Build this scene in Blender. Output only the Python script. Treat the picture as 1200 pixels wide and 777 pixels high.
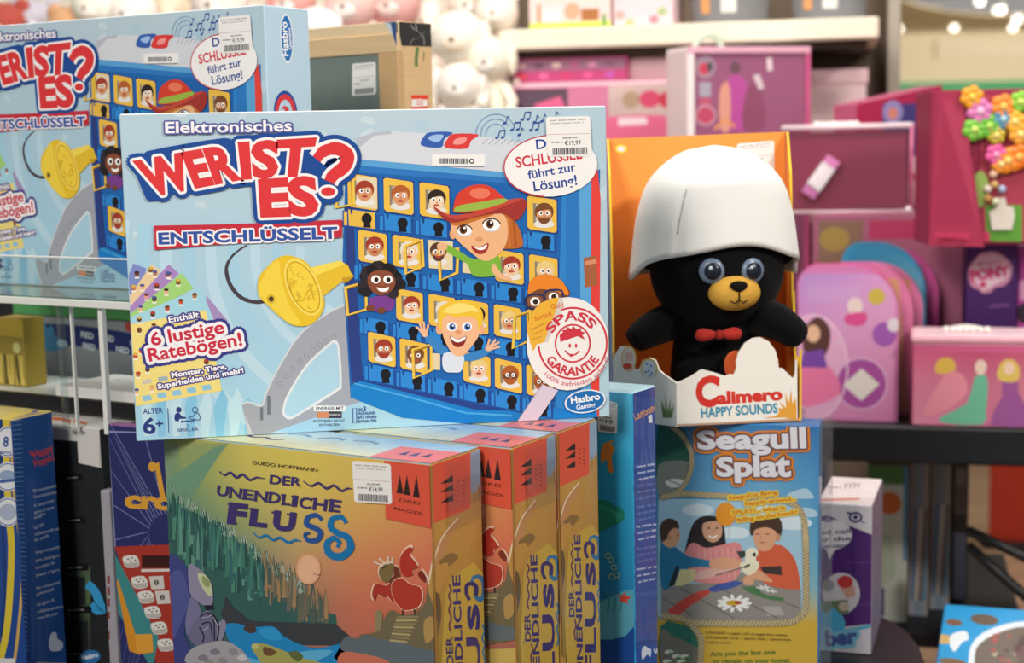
import bpy, bmesh, math, random
from mathutils import Vector, Matrix, noise
random.seed(7)
S = bpy.context.scene
for o in list(bpy.data.objects): bpy.data.objects.remove(o)
COL = S.collection
V3 = Vector
# ------------------------------------------------------------------ camera
FP = 1768.5; HZ = 163.85; ROLL = 0.0207; CZ = 1.45
_p = math.atan((388.5-HZ)/FP); _c, _s = math.cos(_p), math.sin(_p)
_cr, _sr = math.cos(ROLL), math.sin(ROLL)
_R0 = V3((1,0,0)); _U0 = V3((0,_s,_c)); CV = V3((0,_c,-_s))
CR = _R0*_cr-_U0*_sr; CU = _R0*_sr+_U0*_cr
CO = V3((0,0,CZ))
cd = bpy.data.cameras.new('camera'); cam = bpy.data.objects.new('camera', cd); COL.objects.link(cam)
m = Matrix.Identity(4)
for i in range(3):
    m[i][0] = CR[i]; m[i][1] = CU[i]; m[i][2] = -CV[i]; m[i][3] = CO[i]
cam.matrix_world = m
cd.sensor_width = 36; cd.lens = FP*36/1200; cd.clip_start = .05; cd.clip_end = 200
cd.dof.use_dof = True; cd.dof.focus_distance = 1.27; cd.dof.aperture_fstop = 5.6
S.camera = cam
# ------------------------------------------------------------------ light
S.view_settings.view_transform = 'Standard'; S.view_settings.look = 'None'
S.view_settings.exposure = 0.0; S.view_settings.gamma = 1; S.view_settings.use_curve_mapping = False
w = bpy.data.worlds.new('world'); S.world = w; w.use_nodes = True
bg = w.node_tree.nodes['Background']; bg.inputs[0].default_value = (1,.965,.93,1); bg.inputs[1].default_value = .33
def area(name, loc, tgt, power, sx, sy, col=(1,.95,.88)):
    l = bpy.data.lights.new(name, 'AREA'); l.shape = 'RECTANGLE'; l.size = sx; l.size_y = sy; l.energy = power; l.color = col
    o = bpy.data.objects.new(name, l); COL.objects.link(o); o.location = loc
    o.rotation_euler = (V3(tgt)-V3(loc)).to_track_quat('-Z','Y').to_euler(); return o
area('key_ceiling_lamp', (1.75,.05,2.85), (.0,1.35,1.25), 40, .25, .25)
area('aisle_ceiling_lamp', (-1.15,-.85,2.75), (-.2,1.4,1.0), 54, .7, .7)
area('shelf_ceiling_lamp', (-.35,1.75,3.0), (-.25,2.9,1.5), 32, 1.2, .5)
area('toy_ceiling_lamp', (1.1,1.3,3.0), (.9,2.6,1.35), 15, .6, .4)
area('added_floor_fill', (2.6,4.6,3.0), (2.3,4.8,0), 70, .8, .8)  # added fill, no fixture: brightens the wood floor and red panel
area('added_wall_fill', (8.6,17,2.7), (8.2,25,2.1), 420, 3, .6, (1,.93,.8))  # unseen fill added beside the view to brighten the far cream wall
# ------------------------------------------------------------------ helpers
def lin(h):
    if isinstance(h, tuple): return h
    h = h.lstrip('#'); h = ''.join(c*2 for c in h) if len(h) == 3 else h; o = []
    for i in (0,2,4):
        c = int(h[i:i+2],16)/255; o.append(c/12.92 if c <= .04045 else ((c+.055)/1.055)**2.4)
    return tuple(o)
def ray(x, y): return CR*((x-600)/FP)+CU*((388.5-y)/FP)+CV
def plc(x, y, D):
    d = ray(x, y); return CO+d*(D/d.y)
def onz(x, y, zr):
    d = ray(x, y); return CO+d*(zr/d.z)
def proj(P):
    P = P-CO; d = P.dot(CV); return (600+FP*P.dot(CR)/d, 388.5-FP*P.dot(CU)/d)
def bis(f, lo, hi):
    flo = f(lo)
    for _ in range(60):
        mid = (lo+hi)/2
        if (f(mid) > 0) == (flo > 0): lo = mid
        else: hi = mid
    return (lo+hi)/2
def N(nt, t, **kw):
    n = nt.nodes.new(t)
    for k, v in kw.items(): setattr(n, k, v)
    return n
def mat(name, col=None, rough=.5, metal=0, coat=0, bump=0, bscale=200, var=0, spec=.5, trans=0, emit=None, estr=1, sheen=0, stretch=None):
    mt = bpy.data.materials.new(name); mt.use_nodes = True; nt = mt.node_tree
    b = nt.nodes['Principled BSDF']
    b.inputs['Roughness'].default_value = rough; b.inputs['Metallic'].default_value = metal
    b.inputs['Specular IOR Level'].default_value = spec
    b.inputs['Coat Weight'].default_value = coat; b.inputs['Coat Roughness'].default_value = .08
    b.inputs['Transmission Weight'].default_value = trans
    if sheen: b.inputs['Sheen Weight'].default_value = sheen
    tc = N(nt, 'ShaderNodeTexCoord'); mp = N(nt, 'ShaderNodeMapping'); nt.links.new(tc.outputs['Object'], mp.inputs[0])
    if stretch: mp.inputs['Scale'].default_value = stretch
    nz = N(nt, 'ShaderNodeTexNoise'); nz.inputs['Scale'].default_value = bscale; nz.inputs['Detail'].default_value = 3
    nt.links.new(mp.outputs[0], nz.inputs['Vector'])
    if col is None:
        at = N(nt, 'ShaderNodeAttribute'); at.attribute_name = 'Col'; src = at.outputs['Color']
    else:
        rgb = N(nt, 'ShaderNodeRGB'); rgb.outputs[0].default_value = (*lin(col), 1); src = rgb.outputs[0]
    if var:
        mx = N(nt, 'ShaderNodeMixRGB', blend_type='MULTIPLY'); mx.inputs[0].default_value = var
        cr = N(nt, 'ShaderNodeValToRGB'); cr.color_ramp.elements[0].position = .35; cr.color_ramp.elements[1].position = .65
        cr.color_ramp.elements[0].color = (.45,.45,.45,1)
        nt.links.new(nz.outputs[0], cr.inputs[0]); nt.links.new(src, mx.inputs[1]); nt.links.new(cr.outputs[0], mx.inputs[2]); src = mx.outputs[0]
    nt.links.new(src, b.inputs['Base Color'])
    if bump:
        bp = N(nt, 'ShaderNodeBump'); bp.inputs['Strength'].default_value = bump; bp.inputs['Distance'].default_value = .002
        nt.links.new(nz.outputs[0], bp.inputs['Height'])
        nt.links.new(bp.outputs[0], b.inputs['Coat Normal' if coat else 'Normal'])
    if emit:
        b.inputs['Emission Color'].default_value = (*lin(emit), 1); b.inputs['Emission Strength'].default_value = estr
    return mt
M_PRINT = mat('printed_card', None, .5, spec=.3, bump=.03, bscale=900)
M_WRAP = mat('shrink_wrapped_print', None, .55, spec=.3, coat=.55, bump=.9, bscale=45, stretch=(1,1,.35))
M_STICK = mat('sticker_paper', None, .6, spec=.2, bump=.02, bscale=600)
M_PLUSH = mat('plush_pile', None, .95, spec=.1, bump=.6, bscale=500, sheen=.05)
M_PLAST = mat('moulded_plastic', None, .3, spec=.5, bump=.02, bscale=80)
M_BLACK = mat('black_lacquer', '#17171a', .42, spec=.4, bump=.05, bscale=300)
M_MATTE = mat('painted_surface', None, .7, spec=.2, bump=.05, bscale=60)
def clearmat(name, tint, gl=.05, rough=.06, alpha=.0, bump=0, bscale=60):
    mt = bpy.data.materials.new(name); mt.use_nodes = True; nt = mt.node_tree; nt.nodes.clear()
    out = N(nt, 'ShaderNodeOutputMaterial'); tr = N(nt, 'ShaderNodeBsdfTransparent'); tr.inputs[0].default_value = (*lin(tint), 1)
    g = N(nt, 'ShaderNodeBsdfGlossy'); g.inputs['Roughness'].default_value = rough; g.inputs[0].default_value = (1,1,1,1)
    d = N(nt, 'ShaderNodeBsdfDiffuse'); d.inputs[0].default_value = (.8,.8,.8,1)
    fr = N(nt, 'ShaderNodeFresnel'); fr.inputs[0].default_value = 1.45
    mx = N(nt, 'ShaderNodeMixShader'); m2 = N(nt, 'ShaderNodeMixShader'); m2.inputs[0].default_value = alpha
    nt.links.new(tr.outputs[0], m2.inputs[1]); nt.links.new(d.outputs[0], m2.inputs[2])
    ad = N(nt, 'ShaderNodeMath', operation='ADD'); ad.inputs[1].default_value = gl; nt.links.new(fr.outputs[0], ad.inputs[0])
    ge = N(nt, 'ShaderNodeNewGeometry'); iv = N(nt, 'ShaderNodeMath', operation='SUBTRACT'); iv.inputs[0].default_value = 1; nt.links.new(ge.outputs['Backfacing'], iv.inputs[1]); ml = N(nt, 'ShaderNodeMath', operation='MULTIPLY'); nt.links.new(ad.outputs[0], ml.inputs[0]); nt.links.new(iv.outputs[0], ml.inputs[1]); nt.links.new(ml.outputs[0], mx.inputs[0]); nt.links.new(m2.outputs[0], mx.inputs[1]); nt.links.new(g.outputs[0], mx.inputs[2])
    if bump:
        nz = N(nt, 'ShaderNodeTexNoise'); nz.inputs['Scale'].default_value = bscale
        bp = N(nt, 'ShaderNodeBump'); bp.inputs['Strength'].default_value = bump; bp.inputs['Distance'].default_value = .003
        nt.links.new(nz.outputs[0], bp.inputs['Height']); nt.links.new(bp.outputs[0], g.inputs['Normal']); nt.links.new(bp.outputs[0], fr.inputs['Normal'])
    nt.links.new(mx.outputs[0], out.inputs[0]); return mt
M_CLEAR = clearmat('clear_acrylic', '#eef4f4', .02, .05, .03)
M_FILM = clearmat('wrinkled_film', '#ffffff', .10, .14, .03, 1.0, 110)
M_PVC = clearmat('clear_vinyl', '#f6e6ee', .0, .1, .02, .12, 18)

class MB:
    n = 0; ks = 1; clip = None; base = 0
    """collects faces with colours; coordinates are local to a frame (root)"""
    def __init__(s): s.v = []; s.f = []; s.c = []; s.sm = []
    def add(s, vs, fs, col, smooth=False):
        b = len(s.v); s.v += [tuple(p) for p in vs]; s.n = (s.n+1) % 16
        per = isinstance(col, list)
        for f in fs:
            s.f.append([b+i for i in f]); s.sm.append(smooth)
            s.c.append([lin(col[i]) for i in f] if per else [lin(col)]*len(f))
    def bm(s, bm, colf, smooth=False):
        bm.verts.ensure_lookup_table(); b = len(s.v); s.v += [tuple(v.co) for v in bm.verts]
        for f in bm.faces:
            s.f.append([b+v.index for v in f.verts]); s.sm.append(smooth)
            c = lin(colf(f) if callable(colf) else colf); s.c.append([c]*len(f.verts))
        bm.free()
    def box(s, x0, x1, y0, y1, z0, z1, col, bev=.0008, cols=None, seg=1, smooth=False):
        bm = bmesh.new(); bmesh.ops.create_cube(bm, size=1)
        for v in bm.verts:
            v.co = V3((x0+(v.co.x+.5)*(x1-x0), y0+(v.co.y+.5)*(y1-y0), z0+(v.co.z+.5)*(z1-z0)))
        if bev: bmesh.ops.bevel(bm, geom=bm.edges[:], offset=bev, segments=seg, affect='EDGES', profile=.5)
        bm.normal_update(); bm.verts.index_update()
        def cf(f):
            if not cols: return col
            n = f.normal; k = max(range(3), key=lambda i: abs(n[i]))
            key = [('left','right'),('front','back'),('bottom','top')][k][n[k] > 0]
            return cols.get(key, col)
        s.bm(bm, cf, smooth)
    def prism(s, pts, z0, z1, col, axis='z', sidecol=None):
        """extrude a polygon pts (2d) between z0,z1 along axis"""
        n = len(pts)
        mk = {'z': lambda p, t: (p[0],p[1],t), 'y': lambda p, t: (p[0],t,p[1]), 'x': lambda p, t: (t,p[0],p[1])}[axis]
        vs = [mk(p, z0) for p in pts]+[mk(p, z1) for p in pts]
        s.add(vs, [list(range(n))[::-1], list(range(n,2*n))], col)
        s.add(vs, [[i,(i+1)%n,n+(i+1)%n,n+i] for i in range(n)], sidecol or col)
    def sphere(s, c, r, col, u=20, v=14, rot=None, fn=None):
        if not hasattr(r, '__len__'): r = (r,r,r)
        bm = bmesh.new(); bmesh.ops.create_uvsphere(bm, u_segments=u, v_segments=v, radius=1)
        for q in bm.verts:
            p = q.co.copy()
            if fn: p = fn(p)
            p = V3((p.x*r[0],p.y*r[1],p.z*r[2]))
            if rot is not None: p = rot @ p
            q.co = p+V3(c)
        bm.verts.index_update(); bm.normal_update(); s.bm(bm, col, True)
    def tube(s, pts, rad, col, n=10, cap=True):
        pts = [V3(p) for p in pts]; k = len(pts)
        if not hasattr(rad, '__len__'): rad = [rad]*k
        up = V3((0,0,1)); vs = []; fs = []
        t0 = (pts[1]-pts[0]).normalized()
        if abs(t0.dot(up)) > .9: up = V3((1,0,0))
        a = t0.cross(up).normalized()
        for i in range(k):
            t = (pts[min(i+1,k-1)]-pts[max(i-1,0)]).normalized()
            a = (a-t*a.dot(t)).normalized(); b = t.cross(a)
            for j in range(n):
                th = 2*math.pi*j/n; vs.append(pts[i]+(a*math.cos(th)+b*math.sin(th))*rad[i])
        for i in range(k-1):
            for j in range(n): fs.append([i*n+j,i*n+(j+1)%n,(i+1)*n+(j+1)%n,(i+1)*n+j])
        if cap: fs += [list(range(n))[::-1], list(range((k-1)*n,k*n))]
        s.add(vs, fs, col, True)
    def build(s, name, mt, parent=None):
        me = bpy.data.meshes.new(name); me.from_pydata(s.v, [], s.f)
        at = me.color_attributes.new('Col', 'FLOAT_COLOR', 'CORNER')
        flat = []
        for c in s.c:
            for q in c: flat += [q[0],q[1],q[2],1]
        at.data.foreach_set('color', flat)
        me.polygons.foreach_set('use_smooth', s.sm); me.materials.append(mt); me.update()
        o = bpy.data.objects.new(name, me); COL.objects.link(o)
        if parent: o.parent = parent
        return o
def tag(o, label, cat, group=None, kind=None):
    if label: o['label'] = label
    if cat: o['category'] = cat
    if group: o['group'] = group
    if kind: o['kind'] = kind
    return o
def structure(o): o['kind'] = 'structure'; return o
class Frame:
    """a box-shaped thing: Empty at its front-bottom-left corner; local x right, y back, z up"""
    def __init__(s, name, A, yaw, w, d, h, label, cat, group=None):
        s.A = V3(A); s.yaw = yaw; s.w, s.d, s.h = w, d, h
        s.root = bpy.data.objects.new(name, None); COL.objects.link(s.root); s.root.empty_display_size = .05
        s.root.location = s.A+V3((0,0,.0004)); s.root.rotation_euler = (0,0,yaw); tag(s.root, label, cat, group)
        c, n = math.cos(yaw), math.sin(yaw); s.ux = V3((c,n,0)); s.uy = V3((-n,c,0)); s.uz = V3((0,0,1)); s.hom = None
    def loc(s, P): q = P-s.A; return V3((q.dot(s.ux), q.dot(s.uy), q.z))
    def wld(s, x, y, z): return s.A+s.ux*x+s.uy*y+s.uz*z
    def hit(s, face, px, py):
        """photo pixel -> (u,v): metres on the face, v up"""
        if s.hom and face == 'front': return s.hom(px, py)
        d = ray(px, py); o = CO-s.A
        if face in ('front','back'):
            off = 0 if face == 'front' else s.d
            t = (off-o.dot(s.uy))/d.dot(s.uy); q = o+d*t; return q.dot(s.ux), q.z
        if face in ('right','left'):
            off = s.w if face == 'right' else 0
            t = (off-o.dot(s.ux))/d.dot(s.ux); q = o+d*t; return q.dot(s.uy), q.z
        t = (s.h-o.z)/d.z; q = o+d*t; return q.dot(s.ux), q.dot(s.uy)
def frame_px(name, x0, x1, yt, yb, D, yaw, thick, label, cat, group=None, z=None):
    """box whose front face covers photo x0..x1, yt..yb when its left edge stands at depth D (or on height z)"""
    A = onz(x0, yb, z) if z is not None else plc(x0, yb, D)
    u = V3((math.cos(yaw), math.sin(yaw), 0))
    wd = bis(lambda t: proj(A+u*t)[0]-x1, .001, 1.5); h = bis(lambda t: yt-proj(A+V3((0,0,t)))[1], .001, 1.5)
    return Frame(name, A, yaw, wd, thick, h, label, cat, group)
EPS = 4e-5; SUB = 2.5e-6   # every printed shape lies a hair above the one below
_txt = {}
def text_mesh(st, off):
    k = (st, off)
    if k in _txt: return _txt[k]
    cu = bpy.data.curves.new('t','FONT'); cu.body = st; cu.offset = off; cu.resolution_u = 3; cu.fill_mode = 'FRONT'
    o = bpy.data.objects.new('t', cu); COL.objects.link(o); bpy.context.view_layer.update()
    me = o.evaluated_get(bpy.context.evaluated_depsgraph_get()).to_mesh()
    r = ([(v.co.x,v.co.y) for v in me.vertices], [list(p.vertices) for p in me.polygons])
    bpy.data.objects.remove(o); bpy.data.curves.remove(cu); _txt[k] = r; return r
CAP = max(p[1] for p in text_mesh('H', 0)[0])
def cat_rom(pts, n=6, closed=True):
    out = []; k = len(pts)
    for i in range(k if closed else k-1):
        g = lambda j: pts[j % k] if closed else pts[max(0,min(k-1,j))]
        a, b, c, d = g(i-1), g(i), g(i+1), g(i+2)
        for q in range(n):
            t = q/n
            out.append(tuple(.5*(2*b[e]+(c[e]-a[e])*t+(2*a[e]-5*b[e]+4*c[e]-d[e])*t*t+(3*b[e]-a[e]-3*c[e]+d[e])*t**3) for e in (0,1)))
    if not closed: out.append(tuple(pts[-1]))
    return out
class Art(MB):
    """flat printed shapes on a face of a Frame. T maps own units to photo pixels; unit='cm' uses cm from the face's top-left"""
    def __init__(s, fr, face='front', T=None, unit='px', L=1):
        super().__init__(); s.n = 0; s.fr = fr; s.face = face; s.T = T or (0,0,1); s.unit = unit; s.L = L
    def uv(s, p):
        if s.unit == 'cm':
            top = s.fr.d if s.face == 'top' else s.fr.h
            return p[0]/100, top-p[1]/100
        x0, y0, k = s.T; return s.fr.hit(s.face, x0+p[0]/k, y0+p[1]/k)
    def P(s, p, L=None):
        u, v = s.uv(p); e = EPS*((L if L is not None else s.L)+s.base)+s.n*s.ks*SUB; fr = s.fr; m = .0007
        if s.clip: u, v = s.clip(u, v)
        if s.face == 'front': return (min(max(u,m),fr.w-m), -e, min(max(v,m),fr.h-m))
        if s.face == 'right': return (fr.w+e, min(max(u,m),fr.d-m), min(max(v,m),fr.h-m))
        if s.face == 'left': return (-e, min(max(u,m),fr.d-m), min(max(v,m),fr.h-m))
        if s.face == 'back': return (min(max(u,m),fr.w-m), fr.d-e, v)
        return (min(max(u,m),fr.w-m), min(max(v,m),fr.d-m), fr.h+e)
    def poly(s, pts, col, L=None, smooth=0):
        if smooth: pts = cat_rom(pts, smooth)
        s.add([s.P(p, L) for p in pts], [list(range(len(pts)))], col)
    def rect(s, x0, y0, x1, y1, col, L=None): s.poly([(x0,y0),(x1,y0),(x1,y1),(x0,y1)], col, L)
    def ell(s, cx, cy, rx, ry, col, L=None, rot=0, n=28, a0=0, a1=360):
        r = math.radians(rot); pts = []
        full = abs(a1-a0) >= 360
        for i in range(n if full else n+1):
            t = math.radians(a0+(a1-a0)*i/n); x, y = rx*math.cos(t), ry*math.sin(t)
            pts.append((cx+x*math.cos(r)-y*math.sin(r), cy+x*math.sin(r)+y*math.cos(r)))
        s.poly(pts, col, L)
    def ring(s, cx, cy, rx, ry, wd, col, L=None, rot=0, a0=0, a1=360, n=40):
        r = math.radians(rot); pts = []
        for i in range(n+1):
            t = math.radians(a0+(a1-a0)*i/n); x, y = rx*math.cos(t), ry*math.sin(t)
            pts.append((cx+x*math.cos(r)-y*math.sin(r), cy+x*math.sin(r)+y*math.cos(r)))
        s.line(pts, wd, col, L)
    def line(s, pts, wd, col, L=None, smooth=0, closed=False):
        if smooth: pts = cat_rom(pts, smooth, closed)
        if closed: pts = list(pts)+[pts[0]]
        k = len(pts); a = []; b = []
        for i in range(k):
            q0, q1 = pts[max(i-1,0)], pts[min(i+1,k-1)]
            if closed and i in (0,k-1): q0, q1 = pts[-2], pts[1]
            dx, dy = q1[0]-q0[0], q1[1]-q0[1]; l = math.hypot(dx,dy) or 1
            w_ = wd[i*len(wd)//k] if hasattr(wd,'__len__') else wd
            a.append((pts[i][0]-dy/l*w_/2, pts[i][1]+dx/l*w_/2)); b.append((pts[i][0]+dy/l*w_/2, pts[i][1]-dx/l*w_/2))
        vs = [s.P(p,L) for p in a]+[s.P(p,L) for p in b]
        s.add(vs, [[i,i+1,k+i+1,k+i] for i in range(k-1)], col)
    def grid(s, xs, ys, cols, L=None, sub=4, warp=None):
        nx, ny = len(xs), len(ys); lc = [[lin(c) for c in r] for r in cols]
        X = [(i/sub) for i in range((nx-1)*sub+1)]; Y = [(i/sub) for i in range((ny-1)*sub+1)]
        vs = []; cc = []
        for fy in Y:
            j = min(int(fy), ny-2); ty = fy-j
            for fx in X:
                i = min(int(fx), nx-2); tx = fx-i
                x = xs[i]+(xs[i+1]-xs[i])*tx; y = ys[j]+(ys[j+1]-ys[j])*ty
                vs.append(s.P((x,y), L))
                cc.append(tuple((lc[j][i][e]*(1-tx)+lc[j][i+1][e]*tx)*(1-ty)+(lc[j+1][i][e]*(1-tx)+lc[j+1][i+1][e]*tx)*ty for e in range(3)))
        k = len(X); s.add(vs, [[r*k+c, r*k+c+1, (r+1)*k+c+1, (r+1)*k+c] for r in range(len(Y)-1) for c in range(k-1)], cc)
    def txt(s, st, p0, p1, h, col, bold=.012, out=(), arc=0, up=None, L=None, quad=None):
        """baseline p0->p1 (own units), cap height h; quad=(TL,TR,BR,BL) fits the letters to a quad"""
        L = L if L is not None else s.L
        base = text_mesh(st, 0)[0]; x0 = min(p[0] for p in base); x1 = max(p[0] for p in base)
        yb = min(p[1] for p in base); yt = max(p[1] for p in base)
        if quad: TL, TR, BR, BL = quad
        else:
            dx, dy = p1[0]-p0[0], p1[1]-p0[1]; l = math.hypot(dx,dy)
            ux, uy = up or (dy/l, -dx/l)
        def mp(x, y):
            t = (x-x0)/((x1-x0) or 1)
            if quad:
                q = (y-yb)/(yt-yb)
                return tuple((BL[e]*(1-t)+BR[e]*t)*(1-q)+(TL[e]*(1-t)+TR[e]*t)*q for e in (0,1))
            q = y/CAP*h; bow = arc*4*t*(1-t)
            return (p0[0]+dx*t+ux*(q+bow), p0[1]+dy*t+uy*(q+bow))
        vs, fs = text_mesh(st, bold)
        k = len(out)
        for i, (r, c) in enumerate(out):
            n = 14
            for j in range(n):
                a = 2*math.pi*j/n; ox, oy = r*math.cos(a), r*math.sin(a)
                s.add([s.P((mp(*v)[0]+ox, mp(*v)[1]+oy), L+i) for v in vs], fs, c)
        s.add([s.P(mp(*v), L+k) for v in vs], fs, col)
    def arctxt(s, st, cx, cy, rx, ry, a0, a1, h, col, bold=.012, L=None, inward=False):
        """letters on an elliptic arc; angles in degrees, 0 = right, 90 = down"""
        base = text_mesh(st, 0)[0]; x0 = min(p[0] for p in base); x1 = max(p[0] for p in base)
        vs, fs = text_mesh(st, bold); pp = []
        for x, y in vs:
            t = math.radians(a0+(a1-a0)*(x-x0)/(x1-x0)); q = y/CAP*h*(-1 if inward else 1)
            pp.append(s.P((cx+(rx+q)*math.cos(t), cy+(ry+q)*math.sin(t)), L))
        s.add(pp, fs, col)
    def scribble(s, p0, p1, h, col, n=6, L=None, seed=1):
        """tiny unreadable lettering: word-long dashes"""
        rr = random.Random(seed); dx, dy = p1[0]-p0[0], p1[1]-p0[1]; t = 0; w_ = 1/n
        while t < .99:
            e = min(1, t+w_*(.5+rr.random()*.8)); a = (p0[0]+dx*t, p0[1]+dy*t); b = (p0[0]+dx*e, p0[1]+dy*e)
            s.line([a,b], h, col, L); t = e+w_*.22
    def barcode(s, TL, TR, BL, n, col, L=None, seed=3):
        rr = random.Random(seed); t = 0
        while t < 1:
            w_ = rr.choice((.5,1,1,1.7))/n; e = min(1, t+w_*.62)
            f = lambda t, q: (TL[0]+(TR[0]-TL[0])*t+(BL[0]-TL[0])*q, TL[1]+(TR[1]-TL[1])*t+(BL[1]-TL[1])*q)
            s.poly([f(t,0),f(e,0),f(e,1),f(t,1)], col, L); t += w_
def copy_tree(o, parent=None):
    c = o.copy(); COL.objects.link(c)
    if parent: c.parent = parent
    for ch in list(o.children): copy_tree(ch, c)
    return c
def price_sticker(fr, TL, TR, BR, BL, L, price, face='front', name='price_sticker', seed=5, lines=True):
    """white shop label with faint print, price and barcode; corners in photo pixels"""
    a = Art(fr, face, L=L)
    f = lambda t, q: tuple((TL[e]*(1-t)+TR[e]*t)*(1-q)+(BL[e]*(1-t)+BR[e]*t)*q for e in (0,1))
    rc = .07; pts = []
    for (cx, cy, s0) in ((rc,rc,180),(1-rc,rc,270),(1-rc,1-rc,0),(rc,1-rc,90)):
        for i in range(5):
            t = math.radians(s0+90*i/4); pts.append(f(cx+rc*math.cos(t), cy+rc*math.sin(t)))
    a.poly(pts, '#f0efee', L)
    H = math.hypot(BL[0]-TL[0], BL[1]-TL[1])
    a.scribble(f(.08,.10), f(.9,.08), H*.03, '#b5b3b3', 5, L+1, seed); a.scribble(f(.1,.17), f(.85,.16), H*.03, '#c5c2c2', 4, L+1, seed+1)
    a.line([f(.03,.44),f(.97,.44)], H*.012, '#c9a0a0', L+1); a.scribble(f(.36,.54), f(.72,.53), H*.04, '#a3a3a3', 4, L+1, seed)
    a.scribble(f(.1,.64), f(.36,.64), H*.035, '#8d8d8d', 3, L+1, seed+3)
    if price: a.txt(price, f(.4,.72), f(.76,.71), H*.11, '#4a4a4c', L=L+1)
    o = a.build(name, M_STICK, fr.root); a = Art(fr, face, L=L); a.barcode(f(.12,.79), f(.9,.78), f(.12,.96), 26, '#55555a', L+2, seed)
    a.build('barcode', M_STICK, o); return o
def card_box(fr, col, cols=None, bev=.0009):
    a = Art(fr); a.box(0, fr.w, 0, fr.d, 0, fr.h, col, bev, cols); return a
YAW = math.radians(-31)
# ================================================================== the setting
def slab(name, x0, x1, y0, y1, z0, z1, mt, col='#888888'):
    b = MB(); b.box(x0,x1,y0,y1,z0,z1,col,0); return structure(b.build(name, mt))
mw = bpy.data.materials.new('wood_planks'); mw.use_nodes = True; nt = mw.node_tree; bs = nt.nodes['Principled BSDF']
tc = N(nt,'ShaderNodeTexCoord'); br = N(nt,'ShaderNodeTexBrick'); nt.links.new(tc.outputs['Object'], br.inputs['Vector'])
br.inputs['Scale'].default_value = 1.0; br.inputs['Brick Width'].default_value = 1.4; br.inputs['Row Height'].default_value = .16; br.inputs['Mortar Size'].default_value = .006
br.inputs['Color1'].default_value = (*lin('#b08f72'),1); br.inputs['Color2'].default_value = (*lin('#9c7c62'),1); br.inputs['Mortar'].default_value = (*lin('#5d4a3c'),1)
nt.links.new(br.outputs[0], bs.inputs['Base Color']); bs.inputs['Roughness'].default_value = .45
slab('floor', -7, 16, -3, 26, -.06, 0, mw)
mwall = mat('cream_wall', '#efe3c4', .8, bump=.05, bscale=20)
wb = MB(); wb.box(-7,16,25,25.2,0,3.05,'#efe3c4',0); structure(wb.build('wall_back', mwall))
gb = MB(); gb.box(-7,16,24.95,25,2.08,2.24,'#3fae74',0); structure(gb.build('trim_1', mat('green_band','#3db077',.6)))
# faint lettering above the shop front across the mall
t2 = bpy.data.materials.new('tmp')
M_SOFF = mat('beige_soffit', '#c6b794', .85, bump=.05, bscale=10)
edge = [(-7,14),(2.5,15.5),(4.75,18.7),(5.4,20.0),(6.1,21.1),(6.8,21.8),(7.43,21.95),(9.5,22.1),(16,22.2)]
sf = MB(); sf.prism(edge+[(16,25.1),(-7,25.1)], 3.06, 3.085, '#c6b794'); structure(sf.build('trim_2', M_SOFF))
cl = MB(); cl.box(-7,16,-3,25.1,3.62,3.9,'#4a443c',0); structure(cl.build('ceiling', mat('dark_ceiling','#4b443b',.9, bump=.05, bscale=10)))
M_LAMP = mat('lit_lamp', '#ffffff', .5, emit='#fff6e6', estr=3.2)
M_RIM = mat('lamp_rim', '#d8d2c4', .4, metal=.4)
for i, (px, py, D) in enumerate([(1053,32,24.0),(1118,31,24.0),(1187,31,24.0),(1171,10,20.5),(1192,21,21.6),(1148,0,19.5)]):
    c = onz(px, py, 1.585) if i < 3 else plc(px, py, 20.2)
    r = bpy.data.objects.new('ceiling_light', None); COL.objects.link(r); r.location = c
    lab = ['round white downlight in the beige band, leftmost beside the grey shelf post','round white downlight in the middle of the beige band','round white downlight at the right end of the beige band','bright lamp high in the dark curved ceiling, left of two','small lamp at the right picture edge in the dark curved ceiling','greenish lamp cut by the top edge of the picture'][i]
    tag(r, lab, 'ceiling light', 'ceiling lights across the mall')
    n = 20; R_ = .05 if i != 3 else .065
    for rr, z0, z1, nm, mt_ in ((R_,0,.07,'diffuser',M_LAMP),(R_*1.25,.07,.1,'lamp_rim',M_RIM)):
        b = MB(); b.prism([(rr*math.cos(2*math.pi*k/n), rr*math.sin(2*math.pi*k/n)) for k in range(n)], z0-.06, z1-.06, '#ffffff'); b.build(nm, mt_, r)
# ================================================================== sales table that carries the front boxes
ZT = -.56
tp = [onz(px, py, ZT) for px, py in ((985,713),(1010,717),(1030,722),(1048,730),(1064,742),(1076,757),(1083,775),(1086,800),(1084,840))]
far = [V3((-.95,2.05,0)), V3((.2,1.69,0))]; near = [V3((.36,1.02,0)), V3((-.95,.82,0))]
pl = [(p.x,p.y) for p in far]+[(p.x,p.y) for p in tp]+[(p.x,p.y) for p in near]
tb = bpy.data.objects.new('sales_table', None); COL.objects.link(tb); tb.location = (0,1.4,0)
tag(tb, 'dark round-cornered table top carrying the stacked board games', 'table')
b = MB(); b.prism([(x,y-1.4) for x,y in pl], CZ+ZT-.035, CZ+ZT, '#1b1a1b'); b.build('table_top', M_BLACK, tb)
for x, y in ((-.8,-.4),(.22,-.28),(-.7,.45),(.2,.2)):
    b = MB(); b.tube([(x,y,0),(x,y,CZ+ZT-.035)], .022, '#202022'); b.build('leg', M_BLACK, tb)
ZB = CZ+ZT
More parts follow.
